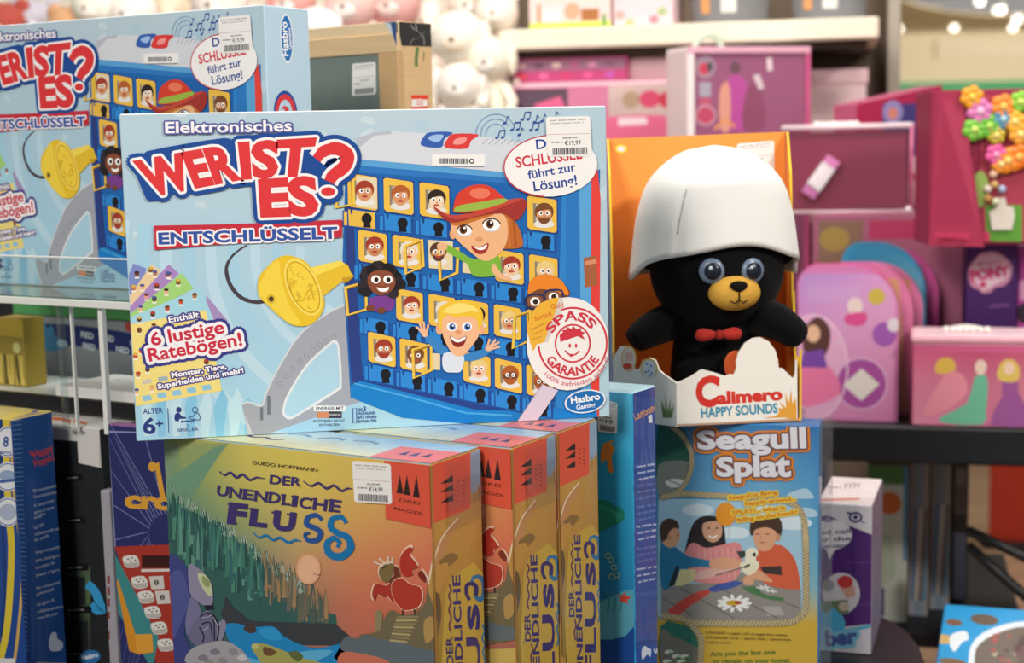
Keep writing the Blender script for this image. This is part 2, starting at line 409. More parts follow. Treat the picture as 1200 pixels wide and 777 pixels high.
# ================================================================== big light-blue guessing game
W1 = Frame('board_game_box', (-.3109,1.2217,CZ-.2405), math.radians(9.7), .40, .067, .267,
  'large light blue guessing game box lying across the river game boxes in the centre', 'board game', 'electronic guessing games')
def homog(src, dst):
    A = [];
    for (x,y),(u,v) in zip(src,dst):
        A.append([x,y,1,0,0,0,-u*x,-u*y,u]); A.append([0,0,0,x,y,1,-v*x,-v*y,v])
    n = 8
    for i in range(n):
        p = max(range(i,n), key=lambda r: abs(A[r][i])); A[i],A[p] = A[p],A[i]
        for r in range(n):
            if r != i:
                f = A[r][i]/A[i][i]; A[r] = [a-f*b for a,b in zip(A[r],A[i])]
    h = [A[i][8]/A[i][i] for i in range(n)]+[1]
    def H(x,y):
        d = h[6]*x+h[7]*y+h[8]; return (h[0]*x+h[1]*y+h[2])/d, (h[3]*x+h[4]*y+h[5])/d
    return H
W1.hom = homog([(142,137),(706,123),(716,488),(157,520)], [(0,.267),(.4,.267),(.4,0),(0,0)])
Z4 = (140,110,3.887); Z5 = (140,290,3.237); Z6 = (390,120,3.533); Z7 = (390,300,3.533); ZA = (140,280,4.857); ZB2 = (150,400,6.475)
a = card_box(W1, '#b9d4e4', {'right':'#bcd6e6','left':'#b4d0e2','top':'#e6edf1','front':'#b9d4e4'}, .0012)
# pale sky-blue print with brush patches and rays
a.grid([142,330,520,716], [123,250,380,520], [['#b4cddb','#b8d0de','#bcd3e0','#b2ccdb'],['#b0cfe0','#b4d2e2','#aecde0','#b3cedc'],['#a9d1e6','#aad2e6','#a6cee4','#b0cfde'],['#a2d3ea','#a6d5eb','#abd6ea','#b8d7e6']], 1, 5)
rr = random.Random(4)
for i in range(46):
    x, y = rr.uniform(150,700), rr.uniform(128,300); l = rr.uniform(10,32); w_ = rr.uniform(6,15); an = rr.uniform(-1.2,-.3)
    dx, dy = math.cos(an)*l, math.sin(an)*l
    a.poly([(x,y),(x+dx*.4-w_*.3,y+dy*.4-w_*.3),(x+dx,y+dy),(x+dx*.7+w_*.4,y+dy*.5+w_*.4)], rr.choice(['#b3cfe0','#c9dce6','#aecde0','#c2d8e4']), 2, 3)
for k, r_ in enumerate(range(70,330,26)):
    a.ring(420, 300, r_*1.0, r_*1.05, 10+k*.8, '#a6d2e8' if k % 2 else '#bcdcec', 3, 0, 100, 188)
for k in range(9):
    x = 166+k*17; a.poly([(x,514),(x+8,513),(x+9+k,470),(x+2+k,455),(x-3,480)], '#86c5e6' if k % 2 else '#c0e1ef', 3)
def T(t): a.T = t
# --- yellow sheet and fan of guessing sheets
T(ZA)
for pts, c in (([(490,325),(610,470),(560,500),(480,400)],'#a58fc0'),([(40,215),(78,145),(150,172),(120,330),(42,320)],'#7d8ccb'),([(45,330),(180,150),(235,185),(120,330),(50,400)],'#e7cda0'),([(48,390),(278,148),(335,200),(200,330),(50,440)],'#a987c6'),([(50,430),(352,196),(418,285),(160,420),(55,470)],'#a3d47b'),([(52,450),(455,280),(530,460),(90,560),(55,520)],'#a5d6e8')):
    a.poly(pts, c, 5)
T((0,0,1)); a.poly([(152,381),(240,364),(258,459),(157,478)], '#f1dd86', 6)
rr = random.Random(2); sk = ['#7a4a34','#b97a52','#e8b48e','#5a3a2c','#c8503c','#e6a2a0']
for r_, row in enumerate([[(160,322),(176,317)],[(156,338),(166,337),(181,321),(196,322)],[(171,348),(183,336),(198,323)],[(164,362),(180,351),(194,342),(208,331)],[(162,375),(178,369),(195,362),(211,354),(227,347)],[(162,388),(179,383),(246,440)],[(157,418),(164,412),(160,440),(171,434),(158,460),(176,456),(190,420),(240,425)]]):
    for x, y in row:
        a.ell(x, y, 2.9, 3.1, rr.choice(sk), 7); a.ell(x, y-1.8, 2.8, 1.6, rr.choice(['#3a2620','#6b3f22','#d9b04a','#b83a30','#4a5a9a']), 8); a.rect(x-2.6,y+3.6,x+2.8,y+5.4,'#f2efe2',7)
for k in range(5): a.poly([(164+k*17.5,466-k*3.2),(174+k*17.5,464-k*3.2),(176+k*17.5,470-k*3.2),(166+k*17.5,472-k*3.2)], '#8ec6e2', 7)
for k in range(4): a.poly([(164+k*19,447-k*3.5),(175+k*19,445-k*3.5),(176+k*19,450-k*3.5),(165+k*19,452-k*3.5)], '#9fb5c0' if k % 2 else '#cfc7b8', 7)
T((140,280,4.857))
a.txt('Enthält',(278,480),(448,448),34,'#ffffff',.02,[(9,'#4a3f8c')],L=9)
T(ZB2)
a.txt('Monster, Tiere,',(322,283),(735,212),38,'#ffffff',.03,[(10,'#4a3f8c')],L=9)
a.txt('Superhelden und mehr!',(218,370),(865,240),38,'#ffffff',.03,[(10,'#4a3f8c')],L=9)
a.txt('ALTER',(100,562),(248,556),40,'#2c3b80',.015,L=5); a.txt('6',(103,714),(188,712),116,'#2c3b80',.03,L=5); a.txt('+',(198,670),(248,668),60,'#2c3b80',.03,L=5)
a.line([(287,518),(292,705)],6,'#2c3b80',5)
a.ell(370,530,21,22,'#2c3b80',5); a.poly([(345,560),(370,553),(395,580),(420,585),(420,598),(375,600),(368,618),(340,612),(336,585)],'#2c3b80',5,3)
a.ring(494,530,20,20,6,'#2c3b80',5); a.line([(446,586),(478,580),(496,556),(520,560),(532,590),(520,608),(490,604),(456,598)],6,'#2c3b80',5,3,True)
a.line([(388,620),(484,612)],9,'#2c3b80',5); a.line([(392,612),(392,632)],7,'#2c3b80',5); a.line([(482,604),(482,626)],7,'#2c3b80',5)
a.txt('2',(430,662),(445,661),20,'#2c3b80',.01,L=5); a.txt('SPIELER',(360,699),(520,690),22,'#2c3b80',.015,L=5)
# --- cable, key plug and stand
T(Z5)
a.line([(572,197),(520,208),(460,192),(418,145),(402,85),(420,40),(452,10),(480,-6)], [13,14,15,15,14,12,9,7,6], '#463e46', 6, 8)
a.poly([(458,600),(482,588),(530,602),(548,556),(600,450),(680,325),(780,248),(850,212),(872,235),(880,560),(912,585),(760,640),(660,675),(560,712),(478,722),(470,660)], '#a4a9b4', 5)
a.line([(462,600),(482,590),(532,604),(550,556),(602,450),(682,327),(782,250),(850,216)], 7, '#d3d7de', 6, 4)
a.poly([(612,618),(630,560),(700,448),(790,362),(812,350),(830,382),(838,520),(820,548),(690,630),(642,656),(618,645)], '#e2e6ea', 6, 4)
a.poly([(620,618),(638,564),(706,455),(792,372),(808,362),(822,386),(829,518),(812,540),(688,621),(644,645),(625,637)], '#aed5e8', 7, 4)
a.poly([(470,640),(500,720),(478,722)], '#c9ccd3', 6)
a.rect(554,566,566,638,'#6d7480',6); a.rect(527,610,538,660,'#6d7480',6)
for k in range(9):
    x, y = 600+k*26, 520-k*32+(k*k)*1.2; a.ring(x, y, 9, 9, 2.5, '#8d93a0', 6)
# --- energy notes
a.rect(731,602,852,624,'#f2f2f2',8); a.txt('ENERGIE MIT',(740,618),(845,617),11,'#3a3f52',.02,L=9)
a.rect(742,628,790,650,'#d98a62',8); a.rect(788,625,838,650,'#3a3a42',8); a.txt('ENERGIE',(792,642),(834,641),8,'#d8d8d8',L=9)
a.txt('BATTERIEN NICHT',(730,667),(850,664),9,'#5c6478',.01,L=8); a.txt('ENTHALTEN',(752,682),(830,680),9,'#5c6478',.01,L=8)
a.line([(880,612),(894,611),(895,668),(881,669)],3,'#34519a',8,0,True); a.txt('x3',(902,624),(930,623),18,'#34519a',.02,L=8)
a.txt('ALKALINE-',(900,637),(968,634),10,'#34519a',.02,L=8); a.txt('BATTERIEN',(900,652),(970,649),10,'#34519a',.02,L=8); a.txt('ENTHALTEN',(900,668),(970,664),10,'#34519a',.02,L=8)
# --- the blue game board
T((0,0,1))
a.poly([(404,190),(420,186),(590,200),(690,204),(700,196),(701,488),(640,491),(545,498),(470,490),(409,462),(404,380),(400,300)], '#1b66b4', 8)
T(Z6)
a.poly([(95,190),(160,128),(230,120),(380,130),(600,138),(750,160),(800,180),(760,300),(690,284),(100,236)], '#d6dbe4', 10)
a.poly([(95,150),(160,128),(230,120),(240,132),(165,140),(100,192)], '#b9bfcc', 11)
a.poly([(100,236),(700,286),(960,330),(962,350),(700,308),(100,262)], '#5aa4dc', 11); a.poly([(100,262),(700,308),(960,352),(960,372),(700,330),(100,290)], '#2b78c4', 11)
a.poly([(940,345),(990,335),(1000,2000),(940,2000)], '#2f86cf', 11)
T((0,0,1))
a.poly([(660,219),(676,214),(682,488),(664,489)], '#2a7ac6', 11); a.poly([(676,214),(690,208),(693,488),(682,488)], '#5ca7dd', 11)
a.poly([(690,207),(697,196),(701,230),(703,488),(693,488)], '#e5443d', 11); a.poly([(682,300),(697,297),(699,332),(684,335)], '#a8623f', 12); a.poly([(684,304),(697,301),(698,306),(684,309)], '#d9926a', 13)
a.poly([(402,240),(412,236),(416,330),(424,452),(411,458),(406,380)], '#2a3f85', 11); a.poly([(409,452),(430,442),(560,478),(700,478),(701,488),(640,491),(545,498),(470,490),(409,466)], '#1580cc', 11)
a.line([(412,449),(480,466),(545,484),(600,487)], 2.2, '#4aa9e4', 12)
a.poly([(408,452),(424,440),(560,474),(640,478),(640,482),(556,480),(420,446)], '#23408c', 12)
T(Z6)
a.poly([(358,178),(370,140),(398,124),(486,124),(452,152),(440,186)], '#3560b2', 12, 3); a.poly([(385,150),(410,135),(450,136),(425,165)], '#9ec2ee', 13, 3)
a.poly([(456,186),(466,150),(492,130),(592,132),(562,158),(545,190)], '#dc3f3d', 12, 3); a.poly([(500,150),(545,145),(530,170),(490,172)], '#f39a94', 13, 3)
for k in range(6): a.line([(608+k*26,172),(630+k*26,150)], 3, '#9fa6b6', 12)
a.rect(402,214,620,260,'#f1f1f1',13); a.rect(402,260,616,265,'#7c8290',13); a.barcode((432,230),(550,230),(432,252),22,'#4a4c55',14); a.ring(566,241,9,8,5,'#33343a',14)
for r_ in (82,62,42): a.ring(665,130,r_,r_,3,'#7fa3c8',12,0,170,330)
for x, y, q in ((700,85,1),(730,112,2),(772,70,2),(760,132,1),(808,112,2),(822,80,1),(852,76,1),(668,145,2),(902,66,1)):
    a.ell(x,y,7,5,'#33559e',12,-20); a.line([(x+6,y),(x+12,y-30)],3,'#33559e',12)
    if q == 2: a.ell(x+24,y-2,7,5,'#33559e',12,-20); a.line([(x+30,y-2),(x+36,y-32)],3,'#33559e',12); a.line([(x+12,y-29),(x+36,y-31)],6,'#33559e',12)
    else: a.line([(x+12,y-30),(x+20,y-18)],3,'#33559e',12)
# --- cells of the board: picture windows above keyhole latches
T((0,0,1)); rr = random.Random(11)
rows = [((405.6,203),(41.9,4.9),(34.5,39.5)),((418,268.4),(40.0,5.5),(33.5,37.2)),((424,331),(38.3,5.9),(31.5,37.5)),((429.6,387.8),(37.3,7.6),(32,36))]
skip = {(0,3),(0,4),(1,2),(1,3),(2,0),(3,2)}
skins = ['#f0c9a4','#6b4230','#e5b489','#f3d2b0','#8a5636','#5b382a','#f2cda8','#d99a6b','#c98a5c']
hairs = ['#ead089','#2c2220','#7a4a28','#b5602c','#e9e1d2','#3a2a22','#a33b2b']
def face(cx, cy, r_, L, sk, hr):
    r_ *= 1.12; v_ = rr.random(); a.ell(cx, cy+r_*1.2, r_*1.15, r_*.42, '#e8e6e2', L); a.ell(cx, cy-r_*.18, r_*1.05, r_*1.02, hr, L+1); a.ell(cx, cy+r_*.15, r_*.84, r_*.95, sk, L+2)
    a.poly([(cx-r_*.9,cy-r_*.1),(cx-r_*.7,cy-r_*.85),(cx,cy-r_*1.1),(cx+r_*.75,cy-r_*.8),(cx+r_*.9,cy-r_*.1),(cx+r_*.55,cy-r_*.45),(cx-r_*.2,cy-r_*.35)], hr, L+3, 3)
    if v_ < .25: a.poly([(cx-r_*.75,cy+r_*.3),(cx-r_*.4,cy+r_*.45),(cx+r_*.4,cy+r_*.45),(cx+r_*.75,cy+r_*.3),(cx+r_*.5,cy+r_*.95),(cx,cy+r_*1.15),(cx-r_*.5,cy+r_*.95)], hr, L+3, 3)
    elif v_ < .4:
        for s_ in (-1,1): a.ring(cx+s_*r_*.37, cy-r_*.02, r_*.34, r_*.3, r_*.1, '#3a3030', L+5)
    for s_ in (-1,1): a.ell(cx+s_*r_*.36, cy-r_*.05, r_*.24, r_*.26, '#ffffff', L+3); a.ell(cx+s_*r_*.33, cy-r_*.03, r_*.11, r_*.13, '#2a2020', L+4)
    a.ell(cx, cy+r_*.58, r_*.34, r_*.13, '#b8453c', L+3); a.ell(cx+r_*.05, cy+r_*.28, r_*.12, r_*.1, '#c98a66', L+3)
def frame_(TL, sx, w_, h_, sk, L):
    q = sx[1]/sx[0]; P = lambda u, v: (TL[0]+u*w_, TL[1]+u*w_*q+v*h_)
    a.poly([P(-.03,-.03),P(1.03,0),P(1.06,1.03),P(.03,1.02)], '#20408a', L)
    a.poly([P(0,.05),P(.08,0),P(.95,.02),P(1,.08),P(1.02,.94),P(.95,1),P(.1,.98),P(.02,.92)], '#eec24c', L+1)
    a.poly([P(.2,.2),P(.84,.21),P(.86,.8),P(.22,.79)], '#8f8470', L+2); a.poly([P(.3,.22),P(.84,.23),P(.86,.8),P(.3,.79)], '#d6cbb6', L+3)
    return P
def latch(x, y, q, w_, h_, L, col='#2f8ddb'):
    P = lambda u, v: (x+u*w_, y+u*w_*q+v*h_)
    a.poly([P(-.2,.1),P(1.05,.1),P(1.05,1.05),P(-.2,1.05)], '#1c4f9e', L); a.poly([P(-.16,.15),P(-.04,.15),P(-.04,.95),P(-.16,.95)], col, L+1)
    a.poly([P(0,0),P(.95,.02),P(.97,.95),P(.02,.95)], col, L+1); a.poly([P(.06,.0),P(.16,.0),P(.14,.28),P(.1,.28)], '#123f80', L+2)
    cx, cy = P(.66,.42); a.ell(cx, cy, h_*.3, h_*.33, '#15151d', L+2); a.poly([(cx-h_*.22,cy+h_*.5),(cx-h_*.18,cy),(cx+h_*.18,cy),(cx+h_*.24,cy+h_*.52)], '#15151d', L+2)
for r_, (o_, st, sz) in enumerate(rows):
    for c_ in range(6):
        TL = (o_[0]+c_*st[0], o_[1]+c_*st[1]); q = st[1]/st[0]; sk, hr = rr.choice(skins), rr.choice(hairs)
        latch(TL[0]+1, TL[1]+sz[1]+2.5, q, sz[0]-2, 20, 13, '#e8bd4c' if (r_ == 0 and c_ == 0) else '#2d8ad9')
        if (r_,c_) in skip: continue
        P = frame_(TL, st, sz[0], sz[1], sk, 16)
        if (r_,c_) == (0,0): a.poly([P(.3,.05),P(1,.05),P(1,.95),P(.3,.95)], '#e6d8b4', 20)
        cx, cy = P(.58,.47); face(cx, cy, sz[0]*.27, 20.2, sk, hr)
def door(pts, L=27, card=None):
    if card: a.poly(card, '#e6d6ae', L-2)
    k = len(pts); cx = sum(p[0] for p in pts)/k; cy = sum(p[1] for p in pts)/k
    a.line([(cx+(x-cx)*.96, cy+(y-cy)*.96+.8) for x,y in pts], 4.4, '#a87c22', L, 0, True); a.line(pts, 3.6, '#efc84e', L+1, 0, True)
T(Z6)
sc = 1/3.533
def doorz(t, pts, card=None, fc=None):
    cv = lambda p: (t[0]+p[0]/t[2], t[1]+p[1]/t[2]); T((0,0,1))
    door([cv(p) for p in pts], 27, [cv(p) for p in card] if card else None)
    if fc: face(*cv(fc[:2]), fc[2]/t[2], 26, *fc[3:])
doorz(Z6, [(8,435),(82,420),(78,305),(20,330)])
doorz(Z6, [(292,592),(362,565),(368,672),(296,706)], [(385,565),(490,572),(490,690),(392,682)], (430,615,30,'#d99a6b','#5a3a2c'))
doorz(Z6, [(432,608),(512,600),(508,700),(438,732)], [(530,640),(575,645),(575,705),(530,700)])
doorz(Z7, [(46,128),(130,104),(134,218),(56,242)])
doorz(Z7, [(325,385),(402,362),(404,470),(330,504)], [(400,400),(440,400),(440,470),(400,468)])
doorz(Z7, [(748,240),(812,222),(815,342),(742,378)])
# --- key plug in front of the board
T(Z5)
a.poly([(705,80),(770,62),(832,48),(862,66),(872,92),(884,108),(862,128),(840,126),(770,182),(730,150)], '#e7c132', 26)
a.poly([(705,80),(770,62),(832,48),(850,60),(780,90),(720,112)], '#f4dc58', 27); a.poly([(838,112),(884,108),(862,128),(846,134)], '#c39a22', 27)
a.poly([(520,140),(530,105),(562,68),(602,36),(650,32),(715,66),(768,180),(766,240),(722,290),(662,297),(610,268),(560,222),(526,186)], '#eac42c', 27, 5)
a.poly([(524,150),(560,78),(600,50),(610,120),(640,220),(680,285),(640,286),(565,220),(530,185)], '#f3d548', 28, 4)
a.ell(692,150,60,116,'#f4d444',29,-24); a.ring(692,150,50,102,4,'#c99f1f',30,-24); a.ring(692,150,57,112,3,'#fbe98a',30,-24)
rr = random.Random(9)
for i in range(26):
    t = rr.uniform(0,6.28); q = rr.uniform(.45,.85); x, y = 50*q*math.cos(t), 102*q*math.sin(t); c_, s_ = math.cos(-.42), math.sin(-.42)
    a.ring(692+x*c_-y*s_, 150+x*s_+y*c_, 6, 7, 2.5, '#cda528', 30, 0, rr.uniform(0,180), rr.uniform(200,360), 8)
a.line([(640,130),(655,190),(690,200),(715,160),(735,200)],4,'#cda528',30,4)
a.ell(570,195,16,17,'#d8ae22',30); a.ell(571,195,9,10,'#3a3338',31)
# --- the cartoon players leaning out of the windows
T(Z6); L = 30
a.poly([(520,628),(600,645),(672,622),(690,700),(640,716),(575,712),(552,665)], '#7fb83e', L, 4); a.poly([(450,585),(480,590),(560,640),(545,660),(470,615)], '#7fb83e', L, 4)
a.ell(446,592,22,18,'#eeb98c',L+1); a.poly([(660,660),(690,700),(730,720),(725,732),(680,722),(650,690)], '#eeb98c', L+1, 4)
a.poly([(690,450),(740,478),(772,540),(776,590),(720,600),(690,592),(700,530)], '#c06a2c', L, 4); a.line([(740,480),(750,590)], 6, '#9a4e20', L+1); a.line([(715,470),(725,595)], 5, '#d98a48', L+1)
a.poly([(488,480),(560,470),(690,455),(716,520),(705,590),(655,642),(610,648),(560,612),(512,570),(485,530)], '#f0b98a', L+2, 5)
a.ell(490,540,14,22,'#e9a877',L+1)
a.poly([(480,470),(560,455),(660,455),(600,480),(520,505),(482,500)], '#c8732f', L+3, 4)
for cx, cy, rx, ry in ((538,524,30,21),(648,500,36,24)):
    a.ell(cx,cy+6,rx,ry,'#d9dbe8',L+3); a.ell(cx,cy,rx,ry,'#ffffff',L+4); a.ell(cx-6,cy-2,16,18,'#6a3a1e',L+5); a.ell(cx-6,cy-2,9,11,'#1c1210',L+6); a.ell(cx-1,cy-9,5,5,'#ffffff',L+7)
    a.ring(cx,cy,rx,ry,5,'#3a2218',L+5,0,185,355)
a.poly([(566,588),(600,594),(636,576),(630,610),(602,624),(576,610)], '#a8322a', L+3, 3); a.poly([(574,592),(602,597),(630,583),(624,600),(600,606)], '#ffffff', L+4, 3)
a.ell(598,562,16,10,'#e09a68',L+3)
a.poly([(410,428),(480,462),(600,446),(700,402),(775,392),(792,420),(770,468),(742,482),(695,455),(600,466),(500,492),(452,478)], '#a3342f', L+8, 5)
a.poly([(410,428),(480,462),(600,446),(700,402),(775,392),(700,425),(600,462),(490,478)], '#c44a3e', L+9, 4)
a.poly([(492,425),(508,375),(560,342),(625,338),(680,372),(705,412),(600,446),(500,452)], '#d8402e', L+10, 5); a.ell(600,372,42,22,'#ec7a5e',L+11)
a.poly([(498,448),(512,424),(600,408),(698,392),(706,408),(600,440)], '#9cba4a', L+11, 3)
T(Z7)
a.poly([(150,170),(240,165),(245,215),(200,228),(158,222)], '#7b3f94', L, 3); a.ell(150,213,18,14,'#7a4630',L+1); a.ell(195,222,18,13,'#7a4630',L+1)
rr = random.Random(3)
for i in range(34):
    t = rr.uniform(2.6,6.9); a.ell(192+78*math.cos(t)*rr.uniform(.75,1.05), 112+72*math.sin(t)*rr.uniform(.8,1.05), 24, 22, rr.choice(['#241d22','#302830','#1c171b']), L+i//12)
a.poly([(138,90),(165,60),(225,60),(252,95),(245,130),(215,155),(180,158),(148,132)], '#8a4c33', L+4, 5)
for cx in (172,222): a.ell(cx,94,19,17,'#ffffff',L+5); a.ell(cx+2,95,9,10,'#2a1712',L+6)
a.poly([(176,126),(200,132),(226,124),(218,142),(190,144)], '#ffffff', L+5, 3); a.ell(198,112,10,7,'#a05c40',L+5)
a.poly([(380,345),(372,320),(400,330),(470,380),(470,410),(430,398)], '#3b86c8', L, 4); a.poly([(540,405),(640,378),(650,392),(600,425),(540,430)], '#3b86c8', L, 4)
a.poly([(455,400),(535,402),(530,470),(500,480),(455,470)], '#dde6f0', L+1, 3)
for pts in ([(372,325),(352,300),(338,290)],[(372,320),(358,285),(350,268)],[(375,318),(372,285),(370,268)],[(380,320),(388,290),(390,278)],[(636,378),(660,355),(670,340)],[(638,380),(675,358),(685,352)],[(640,384),(676,374),(688,372)],[(634,376),(642,350),(645,338)]):
    a.line(pts, 9, '#f2bd94', L+1, 3)
a.ell(375,318,14,14,'#f2bd94',L+1); a.ell(640,378,14,12,'#f2bd94',L+1)
for cx in (436,608): a.ell(cx,298,15,24,'#eeb086',L+1)
a.poly([(448,235),(520,222),(600,240),(602,310),(585,350),(540,405),(515,412),(490,400),(460,350),(446,300)], '#f3bd92', L+2, 5)
a.poly([(432,285),(430,232),(440,205),(480,185),(530,178),(580,188),(612,222),(615,270),(598,300),(590,258),(540,245),(500,250),(470,240),(448,260),(445,300)], '#f2c738', L+3, 3)
a.poly([(450,225),(500,192),(560,195),(600,225),(560,225),(500,235)], '#fbe27a', L+4, 4)
for cx in (487,550): a.ell(cx,288,21,19,'#ffffff',L+4); a.ell(cx+2,289,13,14,'#2f6fc0',L+5); a.ell(cx+2,289,7,8,'#101828',L+6); a.ell(cx+5,284,4,4,'#ffffff',L+7)
a.ell(515,312,13,10,'#e39c6e',L+4); a.poly([(480,325),(512,340),(548,326),(538,362),(512,374),(490,360)], '#8c2a26', L+4, 3); a.poly([(484,328),(512,342),(545,329),(538,344),(512,354),(490,344)], '#ffffff', L+5, 3)
a.poly([(800,140),(812,95),(855,70),(920,78),(958,115),(970,160),(820,200),(800,200)], '#7a4a30', L, 3)
a.poly([(803,132),(812,95),(860,70),(925,82),(962,125),(968,155),(905,138),(850,130),(806,150)], '#ee8a2a', L+2, 4)
for cx, cy in ((832,182),(908,162)): a.ell(cx,cy,32,26,'#8d5a3c',L+2); a.ell(cx,cy,20,18,'#ffffff',L+3); a.ell(cx+2,cy,11,12,'#3a2216',L+4); a.line([(cx-34,cy-22),(cx+34,cy-26),(cx+32,cy+22),(cx-30,cy+26)],8,'#26335e',L+5,3,True)
a.build('box_body', M_PRINT, W1.root)
# --- printed emblems that read as pieces of their own
def art(T_, face='front', L=1): 
    q = Art(W1, face, T_, L=L); return q
a = art(Z4); a.txt('Elektronisches',(216,188),(780,174),48,'#f4f2f6',.022,[(7,'#565c9e')],L=36)
a.poly([(52,312),(60,292),(115,288),(130,270),(300,236),(480,208),(512,222),(522,252),(528,215),(556,198),(700,188),(880,178),(902,196),(905,222),(960,200),(1030,206),(1082,262),(1086,330),(1060,385),(1010,418),(1014,455),(990,490),(945,502),(912,490),(906,540),(890,562),(760,572),(640,577),(626,562),(620,415),(600,405),(570,412),(550,395),(540,408),(460,424),(220,468),(200,484),(142,494),(122,480),(90,400)], '#1d4c98', 36, 2)
for st, q in (('WER',((82,322),(492,246),(538,390),(146,466))),('IST',((552,234),(880,212),(852,368),(566,386))),('ES',((642,400),(880,384),(890,546),(652,556)))):
    a.txt(st,None,None,0,'#dd3a3f',.05,[(30,'#1d4c98'),(12,'#f6f3f4')],quad=q,L=37 if st != 'ES' else 37.5)
hook = [(893,300),(925,265),(985,252),(1032,282),(1018,332),(968,372),(950,402)]
a.line(hook, 124, '#1d4c98', 36.6, 6); a.ell(945,446,68,56,'#1d4c98',36.8); a.line(hook, 84, '#f6f3f4', 39.2, 6); a.ell(945,446,44,32,'#f6f3f4',39.4)
a.line(hook, [44,52,58,60,60,58,54,50], '#dd3a3f', 40.5, 6); a.ell(945,446,32,20,'#dd3a3f',40.7)
a.build('title_lettering', M_STICK, W1.root)
a = art(Z4); a.poly([(158,604),(400,598),(622,590),(624,566),(694,563),(697,586),(1008,572),(1008,652),(600,676),(400,692),(160,714)], '#c52f42', 36)
a.txt('ENTSCHLÜSSELT',(182,688),(984,656),50,'#3555a4',.035,[(8,'#f3f0f4')],L=37); a.build('subtitle_lettering', M_STICK, W1.root)
a = art(ZA)
q1 = ('6 lustige',(180,612),(590,536),72); q2 = ('Ratebögen!',(165,702),(690,606),72)
for st, p0, p1, h in (q1,q2): a.txt(st,p0,p1,h,'#cb2c45',.024,[(36,'#3a3d8c'),(19,'#f5f1f5')],L=12)
for st, p0, p1, h in (q1,q2): a.txt(st,p0,p1,h,'#cb2c45',.024,[(17,'#f5f1f5')],L=15)
a.build('slogan_lettering', M_STICK, W1.root)
a = art(Z6, L=45); a.ell(890,258,193,126,'#f4f3f3',45,-4); a.ring(890,258,192,125,5,'#c23848',46,-4,100,275)
a.txt('Der',(832,190),(930,180),38,'#2d4a98',.02,L=46); a.txt('SCHLÜSSEL',(750,266),(1020,226),42,'#d33b4e',.022,L=46)
a.txt('führt zur',(800,312),(995,276),34,'#2d4a98',.016,L=46); a.txt('Lösung!',(824,362),(1000,334),40,'#2d4a98',.018,L=46)
a.build('slogan_bubble', M_STICK, W1.root)
a = art(Z7, L=45)
a.poly([(866,528),(932,552),(848,690),(764,692)], '#d8cfe0', 44); a.line([(866,528),(764,692)], 4, '#b7adc6', 45)
a.ell(970,357,172,195,'#f4f1ee',46); a.poly([(800,300),(810,250),(850,190),(930,164),(915,230),(890,290),(872,350),(840,360),(825,388)], '#efb63e', 47, 2)
a.poly([(930,164),(948,170),(935,240),(905,300),(885,352),(872,350),(893,285),(915,230)], '#d9d2cb', 48)
a.txt('Geld',(898,212),(950,205),20,'#d8722c',.015,L=48); a.txt('zurück',(832,262),(905,240),20,'#d8722c',.015,L=48)
a.scribble((816,300),(880,268),5,'#c98a34',3,48,2); a.scribble((818,320),(868,300),4,'#c98a34',3,48,3); a.scribble((820,340),(862,326),4,'#c98a34',3,48,4)
a.ring(990,355,142,148,8,'#d2384b',48,0,-115,175); a.ring(990,355,72,78,7,'#d2384b',49)
a.arctxt('SPASS',990,355,92,98,206,322,36,'#d2384b',.03,49); a.arctxt('GARANTIE',990,355,128,136,150,30,36,'#d2384b',.03,49,True)
a.arctxt('100% zufrieden oder Geld',985,357,170,176,132,4,18,'#d2607a',.006,49,True)
a.poly([(938,350),(935,320),(950,308),(942,300),(965,298),(962,285),(985,295),(990,280),(1005,296),(1022,290),(1025,305),(1040,308),(1030,322),(1042,340),(1010,325),(980,335)], '#d2384b', 49, 0)
for x in (978,1004): a.ell(x,365,5,9,'#d2384b',49)
a.line([(958,385),(975,400),(1000,402),(1018,385)],6,'#d2384b',49,4); a.ell(985,405,9,6,'#d2384b',49)
a.ring(980,357,168,190,3,'#c9c2bc',48,0,20,80)
a.build('guarantee_seal', M_STICK, W1.root)
def hasbro(fr, face, T_, cx, cy, rx, ry, rot, L=50):
    a = Art(fr, face, T_, L=L); a.ell(cx,cy,rx*1.08,ry*1.12,'#eef2f6',L,rot); a.ell(cx,cy,rx,ry,'#1f70b8',L+1,rot)
    r = math.radians(rot); R_ = lambda x, y: (cx+x*math.cos(r)-y*math.sin(r), cy+x*math.sin(r)+y*math.cos(r))
    upv = (math.sin(r), -math.cos(r))
    a.txt('Hasbro',R_(-.72*rx,.02*ry),R_(.78*rx,.02*ry),ry*.62,'#f5f7f9',.03,L=L+2,up=upv); a.txt('Gaming',R_(-.5*rx,.66*ry),R_(.5*rx,.62*ry),ry*.42,'#f5f7f9',.02,L=L+2,up=upv)
    return a.build('maker_emblem', M_STICK, fr.root)
hasbro(W1,'front',Z7,1045,598,80,44,-9)
# right side of the box (seen on the copy behind): emblem and seal print
a = Art(W1,'right',unit='cm',L=2); a.ell(3.2,2.9,.95,2.3,'#eef2f6',2); a.ell(3.2,2.9,.82,2.1,'#1f70b8',3)
a.txt('Hasbro',(3.3,4.5),(3.3,1.4),.85,'#f5f7f9',.03,L=4); a.txt('Gaming',(3.85,3.9),(3.85,1.9),.45,'#f5f7f9',.02,L=4)
a.build('side_emblem', M_STICK, W1.root)
a = Art(W1,'right',unit='cm',L=2); a.ring(2.6,9.9,1.5,1.9,.55,'#1d4c98',2); a.ring(2.6,9.9,1.3,1.6,.5,'#dd3a3f',3); a.txt('?',(2.2,10.5),(3.0,10.5),1.3,'#dd3a3f',.03,L=4)
a.build('side_lettering', M_STICK, W1.root)
st1 = price_sticker(W1,(635.5,136.5),(687,135),(690,181),(638,182.5),52,'€19,99')
